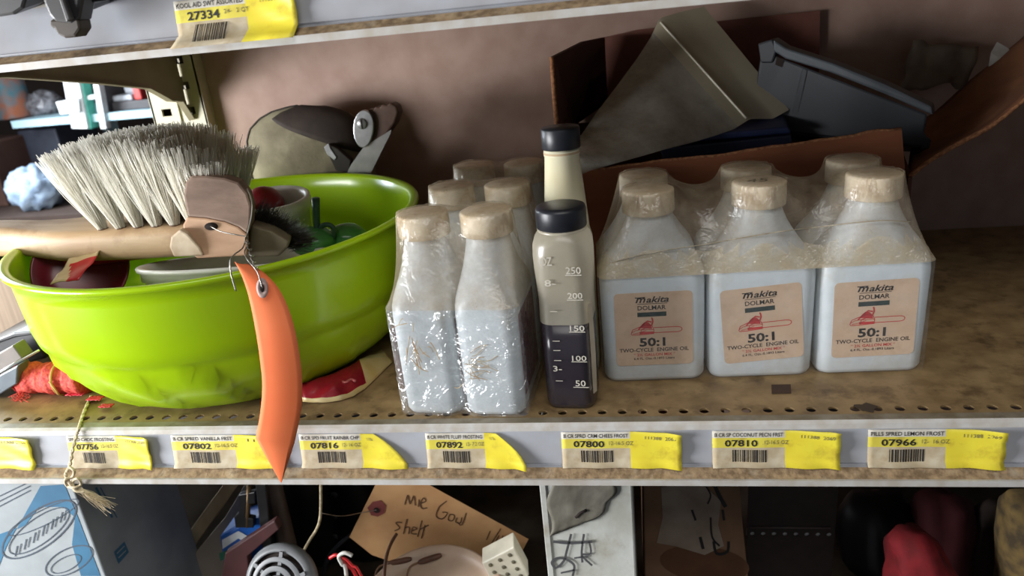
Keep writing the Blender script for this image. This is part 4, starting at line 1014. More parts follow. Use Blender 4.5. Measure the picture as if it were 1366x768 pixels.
sheet('packet_top', rpf(0), 28, 14, [M('wine_film', (150, 26, 40), .22, 0, (118, 16, 30), 60), M('cream_film_paper', (196, 180, 132), .4, 0, (186, 160, 96), 50)], rp, .0004, mi=lambda u, v: 1 if (u > .62 or (v > .62 and u > .5) or v < .09) else 0)
tube('foil_fold', [at_z(x, y, .0085) for x, y in ((444, 512), (452, 507), (460, 510), (468, 506), (474, 508))], .0011, M('pink_foil', (206, 110, 110), .2, .3), rp, 6, k=4)
# ---- string with frayed end hanging over the rail
mStr = M('cotton_string', (214, 200, 172), .9, 0, (186, 168, 136), 600)
sg = thing('string', 'off-white twisted string with a knotted frayed end hanging over the price rail', 'string')
spt = [at_z(122, 528, .0012), at_z(114, 545, .0012), at_z(108, 562, .0016), at_z(105.5, 571, .0018), at_y(102.5, 579, -.0040), at_y(97, 600, -.0100), at_y(93, 622, -.0150), at_y(88, 633, -.0175), at_y(95, 646, -.0185), at_y(102, 655, -.0185)]
sp_ = smoothpts(spt, 9)
for ph in (0, PI):
    tube('strand', [p+Vector((math.cos(i*.9+ph), math.sin(i*.9+ph)*.6, math.sin(i*.9+ph)*.8))*.00065 for i, p in enumerate(sp_)], .00085, mStr, sg, 6)
kpt = [at_y(x, y, -.0185+.0012*s) for x, y, s in ((92, 622, 1), (99, 628, -1), (96, 636, 1), (87, 640, -1), (90, 648, 1), (99, 650, -1), (108, 646, 1), (104, 638, -1), (97, 642, 1), (101, 654, -1), (113, 655, 0))]
tube('knot', kpt, .0010, mStr, sg, 6, k=5)
prt = []; rnd = random.Random(12)
for k in range(60):
    s0 = at_y(106+rnd.gauss(0, 2), 652+rnd.gauss(0, 2), -.0185); e = at_y(144+rnd.gauss(0, 5), 676+rnd.gauss(0, 5), -.0185+rnd.gauss(0, .001)); m1 = s0.lerp(e, .5)+Vector((rnd.gauss(0, .0012), rnd.gauss(0, .0012), rnd.gauss(.0008, .0012)))
    prt.append(tubev([s0, m1, e if rnd.random() < .7 else m1.lerp(e, .6)], .00013, 3))
o = mesh('frayed_end', *merge(prt), mStr, sg); o['kind'] = 'stuff'

# ------------------------------------------------------------------ black clamp over the upper rail
bc = thing('black_clamp', 'black plastic clamp sitting on the upper rail at the top left corner', 'clamp')
mBk = M('black_plastic2', (40, 37, 36), .4, 0, (28, 26, 26), 60)
prism('clamp_body', [at_y(x, y, -.022) for x, y in ((-60, -60), (150, -60), (142, 2), (122, 4), (118, 16), (104, 19), (98, 8), (60, 10), (56, -2), (34, -1), (30, 12), (18, 20), (-60, 32))], (0, .030, .006), mBk, bc, .0015)
prism('jaw', [at_y(x, y, -.030) for x, y in ((50, -20), (112, -20), (108, 6), (104, 26), (94, 32), (72, 30), (64, 20), (58, 6))], (0, .012, 0), mBk, bc, .002)
prism('jaw_ridge', [at_y(x, y, -.033) for x, y in ((72, -20), (78, -20), (94, 26), (88, 30))], (0, .004, 0), M('worn_black', (74, 72, 72), .35), bc, .0008)
prism('jaw_pad', [at_y(x, y, -.029) for x, y in ((66, 26), (104, 24), (107, 38), (100, 49), (86, 51), (76, 46), (72, 38), (66, 36))], (0, .010, 0), M('brown_pad', (62, 50, 36), .6, 0, (44, 36, 28), 80), bc, .002)
box('shaft', at_y(20, -30, -.010).x, at_y(120, -30, -.010).x, -.020, .02, ZU+.004, ZU+.02, mBk, bc, .002)
#=LOWER
# ------------------------------------------------------------------ things on the lower shelf
def low(poly, Y):
    out = []
    for x, y in poly:
        if y >= 768: p = at_y(x, 768, Y); p.z = ZL+.0006
        else: p = at_y(x, y, Y)
        out.append(p)
    return out
def stand(name, poly, Y, dep, mat, parent=None, bv=.001): return prism(name, low(poly, Y), (0, dep, 0), mat, parent, bv)
# ---- box with blue drawing
mCarton = M('carton_board', (158, 164, 166), .6, 0, (144, 150, 152), 30)
mBlue = M('print_blue', (62, 112, 142), .6, 0, (54, 100, 130), 40)
mLine = M('print_line_blue', (74, 84, 96), .7)
YA = .040
ed = at_y(118, 706, YA).x
bb = thing('printed_carton', 'white carton with a blue line drawing on the lower shelf at the left', 'carton')
box('carton_body', ed-.30, ed, YA, YA+.115, ZL+.0005, -.0395, mCarton, bb, .0012)
T = lambda u, v: at_y(u, v, YA-.0003)
def oval(cx, cy, rx, ry, rot, n=40, a0=0, a1=2*PI):
    return [(cx+rx*math.cos(a)*math.cos(rot)-ry*math.sin(a)*math.sin(rot), cy+rx*math.cos(a)*math.sin(rot)+ry*math.sin(a)*math.cos(rot)) for a in np.linspace(a0, a1, n)]
bl_shapes = [([(54, 648), (86, 646), (104, 690), (134, 768), (108, 768), (96, 726), (100, 690), (84, 676), (52, 676), (34, 700), (22, 706)], [tuple(range(11))]),
             ([(0, 712), (22, 704), (8, 730), (-6, 768), (-40, 768), (-40, 730)], [tuple(range(6))])]
print_on('blue_print', bl_shapes, T, mBlue, bb)
ln = [ribbon(oval(52, 706, 58, 24, -.62), 2.0, True), ribbon(oval(52, 708, 48, 17, -.62), 1.4, True), ribbon(oval(58, 690, 52, 10, -.45), 1.2, True), ribbon(oval(92, 748, 34, 16, -.45), 1.6, True), ribbon(oval(88, 752, 22, 9, -.45), 1.2, True)]
for k in range(6):
    x, y = 20+12*k, 742-9*k; ln.append(ribbon([(x, y), (x+3, y-14)], 1.5)); ln.append(ribbon([(x+5, y-3), (x+8, y-17)], 1.2))
for k in range(3): ln.append(ribbon([(-10, 680-7*k), (40, 654-6*k)], 1.3))
print_on('line_drawing', ln, lambda u, v: at_y(u, v, YA-.0005), mLine, bb)
Ts = lambda u, v: at_x(u, v, ed+.0004)
print_on('side_logo', [([(152, 736), (166, 722), (172, 736), (158, 752)], [(0, 1, 2, 3)]), ], Ts, mBlue, bb)
print_on('side_stripe', [ribbon([(128, 650), (150, 690)], 3)], Ts, mBlue, bb)
print_on('side_stripe', [ribbon([(134, 650), (156, 690)], 1.5)], Ts, mBlue, bb)
print_on('logo_lines', [ribbon([(156, 738), (166, 728)], 1.5), ribbon([(158, 744), (168, 734)], 1.5)], lambda u, v: at_x(u, v, ed+.0007), mCarton, bb)
# ---- taupe boxes and leaning bar
tag(stand('taupe_box', [(150, 620), (330, 620), (330, 700), (330, 768), (150, 768)], .198, .10, M('taupe_card', (112, 98, 84), .85, 0, (96, 82, 70), 30)), 'plain taupe box standing behind the printed carton', 'box')
tag(stand('grey_board', [(330, 640), (336, 768), (228, 768), (262, 735), (300, 690)], .150, .004, M('grey_board', (150, 138, 124), .8, 0, (132, 120, 106), 25)), 'grey-beige board standing just right of the leaning wooden bar', 'board')
wbar = [at_y(302, 640, .172), at_y(322, 640, .172), at_y(232, 768, .164), at_y(208, 768, .164)]
ext = (wbar[2]-wbar[1]).normalized(); k_ = (wbar[2].z-ZL)/(-ext.z); wbar[2] = wbar[2]+ext*k_; wbar[3] = wbar[3]+ext*(wbar[3].z-ZL)/(-ext.z)
tag(prism('wooden_bar', wbar, (0, .010, 0), M('beige_bar', (186, 164, 132), .7, 0, (160, 136, 104), 40, stretch=(1, 1, .3)), None, .001), 'beige wooden bar leaning beside the printed carton', 'bar')
# ---- blue and white package
bp_ = thing('tissue_pack', 'small blue and white plastic pack behind the grey grille', 'pack')
stand('pack_body', [(292, 716), (318, 700), (352, 686), (360, 768), (290, 768)], .118, .03, M('blue_film', (42, 104, 190), .35, 0, (30, 84, 168), 40), bp_, .003)
print_on('white_stripe', [([(296, 720), (318, 708), (336, 718), (334, 726), (318, 718), (297, 732)], [tuple(range(6))])], lambda u, v: at_y(u, v, .1172), M('white_print', (226, 230, 232), .5), bp_)
print_on('green_patch', [([(292, 738), (306, 732), (308, 742), (294, 748)], [(0, 1, 2, 3)])], lambda u, v: at_y(u, v, .1170), M('green_print', (52, 120, 96), .5), bp_)
# ---- maroon plate
tag(stand('maroon_plate', [(258, 768), (300, 738), (366, 694), (372, 706), (330, 742), (316, 768)], .098, .008, M('maroon_card', (74, 36, 36), .6)), 'dark maroon plate edge slanting in front of the blue pack', 'plate')
# ---- black motor
mo = thing('electric_motor', 'black electric motor housing under the rail beside the manila tag', 'motor')
mMb = M('motor_black', (34, 33, 34), .35, 0, (24, 23, 24), 60)
def cyl(name, px, Y, r, z0, z1, mat, par, seg=32, yz=None):
    c = at_y(px, 690, Y); o = lathe(name, [(.0001, z0), (r*.94, z0), (r, z0+.002), (r, z1-.003), (r*.94, z1), (.0001, z1)], mat, par, seg); o.location = (c.x, Y+r, 0); return o
cyl('motor_can', 400, .195, .034, ZL+.001, -.075, mMb, mo)
cyl('motor_can', 472, .205, .040, ZL+.001, -.070, mMb, mo)
for k, (px, py) in enumerate(((446, 660), (446, 690), (447, 716), (500, 664))):
    q = at_y(px, py, .200); o = lathe('rivet', [(.0001, .0010), (.0030, .0008), (.0036, 0)], M('motor_glint', (70, 70, 74), .25, .5), mo, 12); o.location = q; o.rotation_euler = (PI/2, 0, 0)
fr_ = low([(318, 645), (352, 645), (352, 700), (344, 704), (318, 704), (314, 690), (314, 668)], .110)
bfr = thing('hinge_bracket', 'black metal bracket with a square notch beside the motor', 'bracket')
prism('upright_bar', low([(340, 645), (354, 645), (354, 768), (342, 768)], .112), (0, .03, 0), mMb, bfr, .001)
prism('notch_plate', low([(318, 660), (340, 656), (340, 672), (328, 672), (327, 690), (338, 692), (338, 704), (314, 704), (312, 690), (318, 684)], .112), (0, .006, 0), mMb, bfr, .0008)
tube('hinge_pin', [at_y(332, 648, .114), at_y(330, 702, .114)], .0022, M('bronze_pin', (128, 104, 72), .35, .6), bfr, 10)
cyl('pulley', 366, .118, .009, ZL+.001, -.070, M('brown_pulley', (70, 56, 48), .5), bfr)
# ---- round grille
gr = thing('round_grille', 'round grey plastic speaker grille with ring slots on the lower shelf', 'grille')
gc = at_y(374, 778, .066); mGr = M('grille_grey', (116, 118, 120), .45, 0, (100, 102, 104), 40)
def disc(name, prof, mat, seg=56):
    o = lathe(name, prof, mat, gr, seg); o.location = gc; o.rotation_euler = (math.radians(62), math.radians(-6), 0); return o
disc('outer_ring', [(.0300, -.006), (.0330, -.006), (.0336, -.001), (.0320, .002), (.0285, .0042), (.0270, .0040), (.0270, .0020), (.0295, 0)], mGr)
disc('middle_ring', [(.0235, .0062), (.0205, .0072), (.0195, .0070), (.0195, .0040), (.0235, .0040), (.0235, .0062)], mGr)
disc('inner_ring', [(.0165, .0082), (.0130, .0088), (.0120, .0086), (.0120, .0050), (.0165, .0050), (.0165, .0082)], mGr)
disc('hub', [(.0085, .0045), (.0085, .0088), (.0070, .0098), (.0001, .0102)], mGr)
disc('dark_backing', [(.0001, .0020), (.0290, .0000)], M('hole_dark', (0, 0, 0)))
for k in range(6):
    o = box('spoke', .006, .028, -.0016, .0016, .0040, .0062, mGr, gr); o.location = gc
    o.rotation_mode = 'QUATERNION'; o.rotation_quaternion = (Matrix.Rotation(math.radians(-6), 3, 'Y') @ Matrix.Rotation(math.radians(62), 3, 'X') @ Matrix.Rotation(k*PI/3+.3, 3, 'Z')).to_quaternion()
box('grille_stand', gc.x-.015, gc.x+.015, .075, .090, ZL+.0005, gc.z-.012, mGr, gr, .001)
# ---- wires
tag(tube('frayed_wire', [at_y(x, y, .105) for x, y in ((427, 620), (428, 660), (427, 690), (422, 706), (412, 722), (402, 745), (396, 800), (394, 860))], .0013, M('tan_wire', (150, 132, 100), .6, 0, (196, 184, 152), 300), None, 8, k=5), 'tan frayed wire hanging between the grille and the motor', 'wire')
tag(tube('black_cable', [at_y(x, y, .166) for x, y in ((496, 696), (470, 712), (450, 728), (436, 748), (430, 780), (428, 860))], .0022, M('cable_grey', (52, 54, 62), .4), None, 8, k=5), 'dark cable curving down from the manila tag', 'cable')
tag(tube('red_wire', [at_y(x, y, .080) for x, y in ((440, 744), (450, 740), (460, 752), (472, 762), (480, 790), (484, 860))], .0016, M('red_wire', (206, 44, 48), .4), None, 8, k=5), 'red insulated wire bent beside the beige dish, left one', 'wire')
tag(tube('red_wire', [at_y(x, y, .078) for x, y in ((452, 742), (462, 746), (470, 754), (478, 760), (488, 790), (490, 860))], .0012, M('red_wire', (0, 0, 0)), None, 8, k=5), 'thinner red insulated wire touching the beige dish, right one', 'wire')
tag(tube('white_wire', [at_y(x, y, .077) for x, y in ((470, 741), (460, 737), (452, 742), (456, 752), (462, 766), (464, 860))], .0017, M('white_wire', (206, 204, 196), .4), None, 8, k=5), 'white insulated wire curled beside the beige dish', 'wire')
# ---- manila tag
mMan = M('manila_card', (196, 152, 104), .8, 0, (184, 138, 92), 40)
mt_ = thing('manila_tag', 'manila shipping tag with pencilled words leaning behind the beige dish', 'tag')
YM = .158
def mY(x, y): return YM+.00010*(x-466)
mp_ = [(509, 630), (542, 630), (705, 719), (690, 748), (640, 790), (496, 740), (466, 716)]
prism('card', [at_y(x, y, mY(x, y)) for x, y in mp_], (0, .0006, 0), mMan, mt_)
Tm = lambda u, v: at_y(u, v, mY(u, v)-.0005)
patch = [(490, 677), (497, 669), (508, 667), (515, 674), (513, 684), (504, 689), (495, 687)]
print_on('reinforcement_patch', [(patch, [tuple(range(7))])], Tm, M('maroon_patch', (128, 62, 58), .8), mt_)
print_on('string_hole', [(oval(502.5, 680.5, 4.2, 3.6, .5, 14)[:-1], [tuple(range(13))])], lambda u, v: at_y(u, v, mY(u, v)-.0009), M('hole_dark', (0, 0, 0)), mt_)
hw = []
def stroke(pts, wd=1.5):
    P = [(q.x, q.y) for q in smoothpts([(x, y, 0) for x, y in pts], 4)]; hw.append(ribbon(P, wd))
stroke([(540, 673), (544, 660), (547, 672), (552, 661), (554, 674)]); stroke([(559, 666), (558, 676)]); stroke([(562, 671), (568, 668), (565, 664), (561, 671), (563, 678), (570, 677)])
stroke([(596, 668), (586, 676), (582, 688), (590, 692), (597, 684), (590, 683)]); stroke([(600, 686), (598, 693), (604, 694), (606, 687), (600, 686)]); stroke([(610, 690), (608, 696), (614, 697), (616, 690)]); stroke([(622, 684), (616, 700), (610, 696)])
stroke([(536, 697), (528, 697), (533, 704), (526, 708)]); stroke([(543, 692), (538, 712)]); stroke([(540, 704), (546, 703), (545, 712)]); stroke([(549, 708), (556, 705), (551, 703), (549, 711), (556, 712)]); stroke([(563, 694), (557, 716)]); stroke([(567, 700), (562, 718)]); stroke([(560, 706), (572, 700)])
stroke([(654, 708), (649, 720)]); stroke([(668, 705), (656, 724)]); stroke([(666, 714), (662, 722), (670, 722)]); stroke([(671, 714), (667, 728)]); stroke([(676, 718), (673, 726), (680, 728), (681, 720), (676, 718)])
print_on('pencil_writing', hw, Tm, M('pencil_ink', (92, 62, 40), .8), mt_)
tube('tie_wire', [at_y(x, y, Y) for x, y, Y in ((502, 680, .158), (480, 684, .150), (455, 688, .125), (428, 684, .104))], .0004, mWire, mt_, 5, k=5)
# ---- beige dish with connectors
db = at_y(592, 727, .154); dc = Vector((db.x, .085, db.z-.028))
dn = Vector((0, -math.sin(math.radians(20)), math.cos(math.radians(20))))
def on_dish(px, py, h=.004):
    v = ray(px, py); return CAM+v*((dc+dn*h-CAM).dot(dn)/v.dot(dn))
dd_ = thing('beige_dish', 'round beige plastic dish holding wire connectors on the lower shelf', 'dish', dc, (math.radians(20), math.radians(-3), 0))
lathe('dish_shell', [(.0001, -.010), (.050, -.010), (.064, -.003), (.0720, .004), (.0735, .0062), (.0728, .0076), (.0705, .0078), (.0660, .0040), (.060, .0005), (.0001, -.0005)], M('beige_plastic', (188, 164, 142), .4, 0, (176, 150, 128), 30), dd_, 72)
lathe('dish_foot', [(.040, ZL-dc.z+.012), (.042, -.009), (.0001, -.009)], M('beige_foot', (130, 112, 96), .5), dd_, 40)
mCon = M('brown_connector', (92, 60, 44), .5, 0, (70, 44, 32), 80)
def conn(a, b, lab):
    t = thing('wire_connector', lab, 'connector', group='brown wire connectors on the dish')
    A, B = on_dish(*a[:2]), on_dish(*b[:2]); tube('sleeve', [A, A.lerp(B, .25), A.lerp(B, .8), B], [.0018, .0029, .0027, .0015], mCon, t, 10, k=2)
    d = (A-B).normalized(); tube('lead', [A, A+d*.008+Vector((0, -.002, -.001)), A+d*.010+Vector((.001, -.014, -.006)), A+d*.008+Vector((.002, -.028, -.011))], .0009, M('tan_lead', (128, 92, 66), .5), t, 6, k=4)
conn((516, 752, .058), (549, 745, .060), 'brown wire connector on the dish nearer the grille')
conn((558, 750, .060), (589, 740, .062), 'brown wire connector on the dish nearer the white connector block')
tag(tube('brown_lead', [at_y(x, y, Y) for x, y, Y in ((529, 712, .140), (521, 726, .128), (515, 745, .105), (512, 775, .070), (514, 800, .050))], .0016, mCon, None, 8, k=5), 'brown lead standing up across the lower corner of the manila tag', 'lead')
wc = thing('connector_block', 'white multi-hole connector block at the right of the beige dish', 'connector')
wY = on_dish(678, 776, .002).y
wf = [at_y(x, y, wY) for x, y in ((643, 752), (686, 730), (706, 768), (664, 792))]
nrm = Vector((0, .014, 0)); prism('block', wf, (-.002, .014, .006), M('ivory_plastic', (204, 198, 178), .4), wc, .0012)
for i in range(4):
    for j in range(3):
        p = wf[0].lerp(wf[1], .20+.30*j).lerp(wf[3].lerp(wf[2], .20+.30*j), .14+.24*i)
        o = lathe('pin_hole', [(.0001, .0006), (.0017, .0006), (.0021, 0)], M('pin_hole', (96, 90, 70), .6), wc, 14); o.location = p+Vector((0, -.0002, 0)); o.rotation_euler = (PI/2, 0, 0)
# ---- white worn box with marker strokes
wx = thing('white_box', 'tall white worn box with torn grey tape and black marker strokes', 'box')
mWB = M('worn_white', (206, 208, 202), .7, 0, (180, 180, 168), 30, .3, 120, stain=(140, 120, 90), sstr=.5, ss=25)
YW = .046
pwl, pwr = at_y(727, 700, YW).x, at_y(846, 700, YW).x
box('box_body', pwl, pwr, YW, YW+.11, ZL+.0005, -.0395, mWB, wx, .0014)
tpf = crumple(260, .0022, 8)
def tapef(u, v):
    l = (733+4*math.sin(9*v), 715-85*v); r = (826-30*(1-v)**2+3*math.sin(14*v), 690-60*v); p = at_y(l[0]+(r[0]-l[0])*u, l[1]+(r[1]-l[1])*u, YW-.0012); return p+Vector((0, -abs(tpf(p)), 0))
sheet('torn_tape', tapef, 16, 14, M('grey_tape', (128, 124, 112), .5, 0, (104, 100, 88), 50, .3, 150), wx, .0004)
hw = []
stroke([(738, 722), (760, 724), (790, 722)], 3.6); stroke([(762, 712), (756, 735), (752, 748), (742, 757), (736, 750), (744, 744), (756, 746), (766, 754), (764, 768)], 3.2); stroke([(779, 712), (776, 735), (777, 750)], 3.0); stroke([(786, 722), (788, 738), (776, 740), (790, 754)], 2.6); stroke([(766, 744), (784, 742)], 2.2); stroke([(748, 764), (766, 760)], 2.2)
print_on('marker_strokes', hw, lambda u, v: at_y(u, v, YW-.0016), M('marker_grey', (84, 84, 86), .7), wx)
stroke_crack = tube('torn_notch', [at_y(x, y, YW-.0022) for x, y in ((768, 690), (774, 684), (782, 680))], .0011, M('hole_dark', (0, 0, 0)), wx, 5)
box('side_seam', pwl-.0012, pwl+.0035, YW-.0012, YW+.004, ZL+.0005, -.0395, mWB, wx, .0006)
# ---- brown box
bx_ = thing('brown_box', 'shadowed brown carton with torn white patch and black marks on the lower shelf', 'box')
YBx = .105
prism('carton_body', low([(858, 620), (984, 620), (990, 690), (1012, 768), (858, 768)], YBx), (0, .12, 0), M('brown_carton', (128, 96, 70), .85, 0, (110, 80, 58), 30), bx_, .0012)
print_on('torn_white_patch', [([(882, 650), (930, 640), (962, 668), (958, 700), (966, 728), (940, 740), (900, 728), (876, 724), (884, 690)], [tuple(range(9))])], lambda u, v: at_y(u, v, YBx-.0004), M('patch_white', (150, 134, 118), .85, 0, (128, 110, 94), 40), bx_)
print_on('grease_patch', [(oval(940, 752, 60, 24, .12, 30)[:-1], [tuple(range(29))])], lambda u, v: at_y(u, v, YBx-.0003), M('brown_grease', (96, 62, 38), .6), bx_)
hw = []
stroke([(923, 680), (928, 694)], 3); stroke([(951, 640), (958, 658), (968, 676)], 5); stroke([(964, 680), (966, 694)], 3); stroke([(934, 716), (938, 732)], 4); stroke([(952, 722), (956, 738), (970, 736), (972, 722)], 3.5); stroke([(948, 690), (950, 716), (960, 728)], 2.5); stroke([(940, 646), (948, 660), (944, 672)], 2)
print_on('marker_strokes', hw, lambda u, v: at_y(u, v, YBx-.0008), mInk, bx_)
# ---- perforated metal strip in the dark
ps = thing('perforated_panel', 'dark steel panel with a row of bright holes on the lower shelf', 'panel')
a, b = at_y(1000, 690, .200), at_y(1112, 690, .200); hzc = at_y(1050, 712, .200).z
def perf(x0, x1, z0, z1, zc, n, r):
    V, Fc = [], []; s = (x1-x0)/n; K = 12
    def q(*p): bb_ = len(V); V.extend(p); Fc.append(tuple(range(bb_, bb_+len(p))))
    for za, zb_ in ((z0, zc-s/2), (zc+s/2, z1)): q((x0, 0, za), (x1, 0, za), (x1, 0, zb_), (x0, 0, zb_))
    for i in range(n):
        cx = x0+(i+.5)*s; b0 = len(V); sq = []
        for k in range(K):
            an = 2*PI*(k+.5)/K; c, sn = math.cos(an), math.sin(an); m = max(abs(c), abs(sn)); sq.append((cx+c/m*s/2, zc+sn/m*s/2))
        V.extend((x, 0, z) for x, z in sq); V.extend((cx+r*math.cos(2*PI*(k+.5)/K), 0, zc+r*math.sin(2*PI*(k+.5)/K)) for k in range(K))
        for k in range(K): j = (k+1) % K; Fc.append((b0+k, b0+j, b0+K+j, b0+K+k))
        for ci, (sx, sz) in enumerate(((1, 1), (-1, 1), (-1, -1), (1, -1))):
            kk = 1+3*ci; b1 = len(V); V.extend([(sq[kk][0], 0, sq[kk][1]), (cx+sx*s/2, 0, zc+sz*s/2), (sq[(kk+1) % K][0], 0, sq[(kk+1) % K][1])]); Fc.append((b1, b1+1, b1+2))
    return V, Fc
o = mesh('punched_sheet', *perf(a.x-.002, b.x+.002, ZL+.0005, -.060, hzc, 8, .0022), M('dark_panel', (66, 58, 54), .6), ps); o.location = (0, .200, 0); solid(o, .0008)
box('hole_light', a.x-.002, b.x+.002, .2018, .2035, hzc-.004, hzc+.004, M('hole_light_white', (240, 240, 236), .6), ps)  # white strip added behind the holes to stand for light through them
e0 = at_y(1000, 703, .199); e1 = at_y(1108, 704, .199)
tube('bright_ridge', [e0, e1], .0010, M('panel_ridge', (120, 110, 104), .4), ps, 6)
# ---- red cloth and dark jumble at the right
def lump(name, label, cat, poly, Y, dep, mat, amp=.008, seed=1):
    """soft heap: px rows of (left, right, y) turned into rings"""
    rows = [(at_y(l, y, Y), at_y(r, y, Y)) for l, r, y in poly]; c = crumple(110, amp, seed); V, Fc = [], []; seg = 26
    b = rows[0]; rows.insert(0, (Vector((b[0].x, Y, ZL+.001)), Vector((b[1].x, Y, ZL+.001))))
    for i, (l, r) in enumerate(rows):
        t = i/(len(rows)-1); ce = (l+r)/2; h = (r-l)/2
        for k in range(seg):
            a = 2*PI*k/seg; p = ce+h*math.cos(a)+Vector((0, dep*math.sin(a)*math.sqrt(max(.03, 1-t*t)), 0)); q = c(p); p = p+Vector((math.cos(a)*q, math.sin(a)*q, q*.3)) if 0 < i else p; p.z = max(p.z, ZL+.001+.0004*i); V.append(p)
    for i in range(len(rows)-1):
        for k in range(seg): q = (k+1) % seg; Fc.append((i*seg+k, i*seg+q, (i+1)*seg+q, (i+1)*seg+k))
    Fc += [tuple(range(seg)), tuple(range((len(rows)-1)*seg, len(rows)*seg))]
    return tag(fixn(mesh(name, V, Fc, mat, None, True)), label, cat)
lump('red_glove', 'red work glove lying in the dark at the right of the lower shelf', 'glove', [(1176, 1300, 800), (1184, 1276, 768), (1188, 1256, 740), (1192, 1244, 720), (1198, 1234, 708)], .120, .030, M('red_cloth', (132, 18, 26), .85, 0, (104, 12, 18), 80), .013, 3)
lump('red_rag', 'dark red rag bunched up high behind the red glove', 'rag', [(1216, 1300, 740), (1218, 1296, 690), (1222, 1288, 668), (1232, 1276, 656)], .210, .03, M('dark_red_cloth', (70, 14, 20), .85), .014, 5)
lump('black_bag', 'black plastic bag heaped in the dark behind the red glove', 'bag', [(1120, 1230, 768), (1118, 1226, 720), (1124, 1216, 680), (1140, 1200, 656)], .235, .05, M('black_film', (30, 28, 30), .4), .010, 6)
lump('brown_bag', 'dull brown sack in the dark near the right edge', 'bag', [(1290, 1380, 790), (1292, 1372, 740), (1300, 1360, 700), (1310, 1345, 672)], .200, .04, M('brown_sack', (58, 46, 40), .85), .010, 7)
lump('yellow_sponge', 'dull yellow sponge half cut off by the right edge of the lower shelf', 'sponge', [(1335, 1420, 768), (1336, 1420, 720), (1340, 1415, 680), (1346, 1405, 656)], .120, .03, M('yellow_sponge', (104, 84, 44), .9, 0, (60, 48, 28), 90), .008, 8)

# ------------------------------------------------------------------ the aisle beyond, seen past the upright
YR = 1.30
fs = thing('far_shelving', 'pale blue painted shelf board beyond the upright', 'shelf')
q0, q1 = at_y(15, 165, YR), at_y(205, 158, YR)
mPale = M('pale_blue_paint', (190, 222, 232), .5, 0, (170, 206, 220), 12)
o = box('shelf_board', q0.x, q1.x+.10, YR, YR+.40, q0.z-.012, q0.z+.006, mPale, fs)
box('shelf_leg', q0.x+.02, q0.x+.05, YR+.30, YR+.33, -1.2, q0.z-.012, mPale, fs)
box('shelf_leg', q1.x+.02, q1.x+.05, YR+.30, YR+.33, -1.2, q0.z-.012, mPale, fs)
ZS = q0.z+.006
wfm = thing('white_stand', 'white and teal painted stand on the pale blue shelf beyond', 'stand')
mWp = M('white_paint', (232, 236, 236), .4)
prism('wide_post', [at_y(x, y, YR-.02) for x, y in ((82, 100), (103, 100), (117, 172), (95, 172))], (0, .03, 0), mWp, wfm, .002)
prism('teal_edge', [at_y(x, y, YR-.012) for x, y in ((103, 100), (108, 100), (122, 172), (117, 172))], (0, .03, 0), M('teal_paint', (96, 196, 176), .4), wfm, .001)
prism('thin_post', [at_y(x, y, YR-.01) for x, y in ((122, 100), (129, 100), (142, 172), (134, 172))], (0, .02, 0), mWp, wfm, .001)
prism('sign_plate', [at_y(x, y, YR-.03) for x, y in ((74, 136), (104, 131), (106, 150), (80, 153))], (0, .008, 0), mWp, wfm, .001)
prism('cross_bar', [at_y(x, y, YR-.006) for x, y in ((104, 130), (126, 126), (126, 132), (104, 136))], (0, .02, 0), mWp, wfm, .001)
pcn = at_y(10, 140, YR+.05)
can = thing('painted_can', 'patterned orange and blue can at the left end of the pale blue shelf', 'can', (pcn.x-.02, YR+.09, ZS))
lathe('can_body', [(.0001, 0), (.042, 0), (.043, .004), (.043, .165), (.041, .168), (.0001, .168)], M('patterned_can', (188, 112, 78), .5, 0, (84, 142, 158), 22, detail=2), can, 36)
lathe('can_rim', [(.043, .160), (.0445, .163), (.044, .168), (.041, .169)], M('tin', (150, 150, 146), .3, .8), can, 36)
def heap(name, label, cat, px, py, Y, rx, ry, rz, mat, amp, seed, zb=None):
    c = at_y(px, py, Y); cf = crumple(9/max(rx, rz), amp, seed); V, Fc = [], []; n, seg = 14, 28
    for i in range(n+1):
        t = PI*i/n
        for k in range(seg):
            a = 2*PI*k/seg; p = Vector((rx*math.sin(t)*math.cos(a), ry*math.sin(t)*math.sin(a), -rz*math.cos(t))); s = 1+cf(p)
            p = p*s
            if zb is not None and c.z+p.z < zb: p.z = zb-c.z
            V.append(c+p)
    for i in range(n):
        for k in range(seg): q = (k+1) % seg; Fc.append((i*seg+k, i*seg+q, (i+1)*seg+q, (i+1)*seg+k))
    return tag(mesh(name, V, Fc, mat, None, True), label, cat)
heap('crumpled_wrap', 'crumpled clear plastic wrap on the pale blue shelf', 'plastic wrap', 60, 140, YR+.12, .045, .04, .035, M('grey_wrap', (150, 150, 156), .25, 0, (84, 80, 84), 60), .5, 3, ZS)
ob_ = thing('open_case', 'dark open case of white tools beyond the upright', 'case')
c0 = at_y(150, 158, YR+.05); c1 = at_y(208, 158, YR+.05)
box('case_base', c0.x, c1.x+.05, YR+.03, YR+.16, ZS, ZS+.022, M('case_dark', (62, 58, 60), .5), ob_, .003)
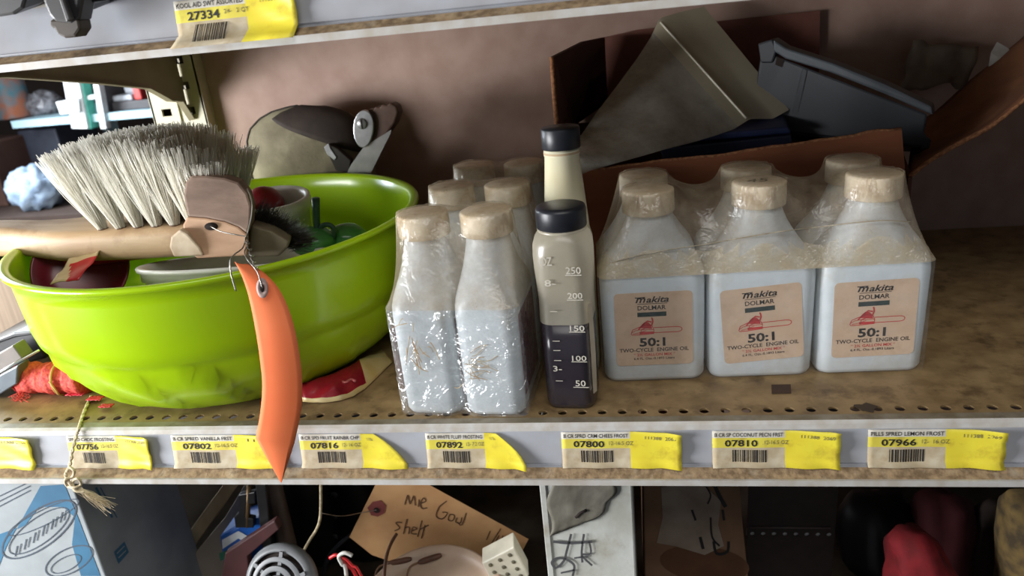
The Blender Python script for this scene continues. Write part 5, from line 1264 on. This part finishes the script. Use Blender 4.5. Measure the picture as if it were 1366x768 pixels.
prism('case_side', [at_y(x, y, YR+.02) for x, y in ((132, 112), (138, 112), (149, 156), (142, 156))], (0, .12, 0), M('case_dark', (0, 0, 0)), ob_, .002)
box('tool', c0.x+.015, c0.x+.075, YR+.04, YR+.10, ZS+.022, ZS+.036, M('tool_white', (206, 212, 220), .4), ob_, .004)
box('tool', c0.x+.045, c0.x+.095, YR+.06, YR+.12, ZS+.036, ZS+.058, M('tool_white', (0, 0, 0)), ob_, .006)
box('red_tool', c0.x+.085, c0.x+.105, YR+.035, YR+.08, ZS+.022, ZS+.052, M('tool_red', (190, 46, 40), .4), ob_, .003)
o = box('orange_carton', c0.x+.0, c0.x+.06, YR+.22, YR+.32, ZS, ZS+.105, M('orange_card', (196, 120, 66), .7), None, .002); tag(o, 'orange cardboard carton behind the open case', 'carton')
lg = thing('lower_ledge', 'dark wooden ledge under the pale blue shelf beyond', 'ledge')
qz = at_y(40, 278, YR-.10)
box('ledge_board', qz.x-.5, qz.x+.9, YR-.18, YR+.25, qz.z-.02, qz.z, M('dark_wood', (66, 50, 42), .8), lg, .002)
box('ledge_leg', qz.x-.45, qz.x-.41, YR-.1, YR-.06, -1.2, qz.z-.02, M('dark_wood', (0, 0, 0)), lg)
box('ledge_leg', qz.x+.80, qz.x+.84, YR-.1, YR-.06, -1.2, qz.z-.02, M('dark_wood', (0, 0, 0)), lg)
mRag = M('blue_rag', (176, 196, 216), .85, 0, (134, 154, 180), 45, .3, 120)
heap('blue_rag', 'pale blue crumpled rag on the dark ledge beyond the brush', 'rag', 47, 252, YR-.10, .062, .05, .054, mRag, .55, 12, qz.z)
tag(box('brown_crate', at_y(-30, 230, YR).x, at_y(22, 230, YR).x, YR-.06, YR+.10, qz.z, qz.z+.16, M('brown_crate', (92, 64, 54), .8, 0, (76, 50, 42), 12), None, .004), 'dark brown crate behind the pale blue rag', 'crate')
tag(box('navy_bin', at_y(46, 200, YR+.1).x, at_y(70, 200, YR+.1).x+.06, YR+.06, YR+.22, qz.z, qz.z+.17, M('navy_bin', (50, 54, 68), .6), None, .004), 'dark navy bin under the pale blue shelf', 'bin')
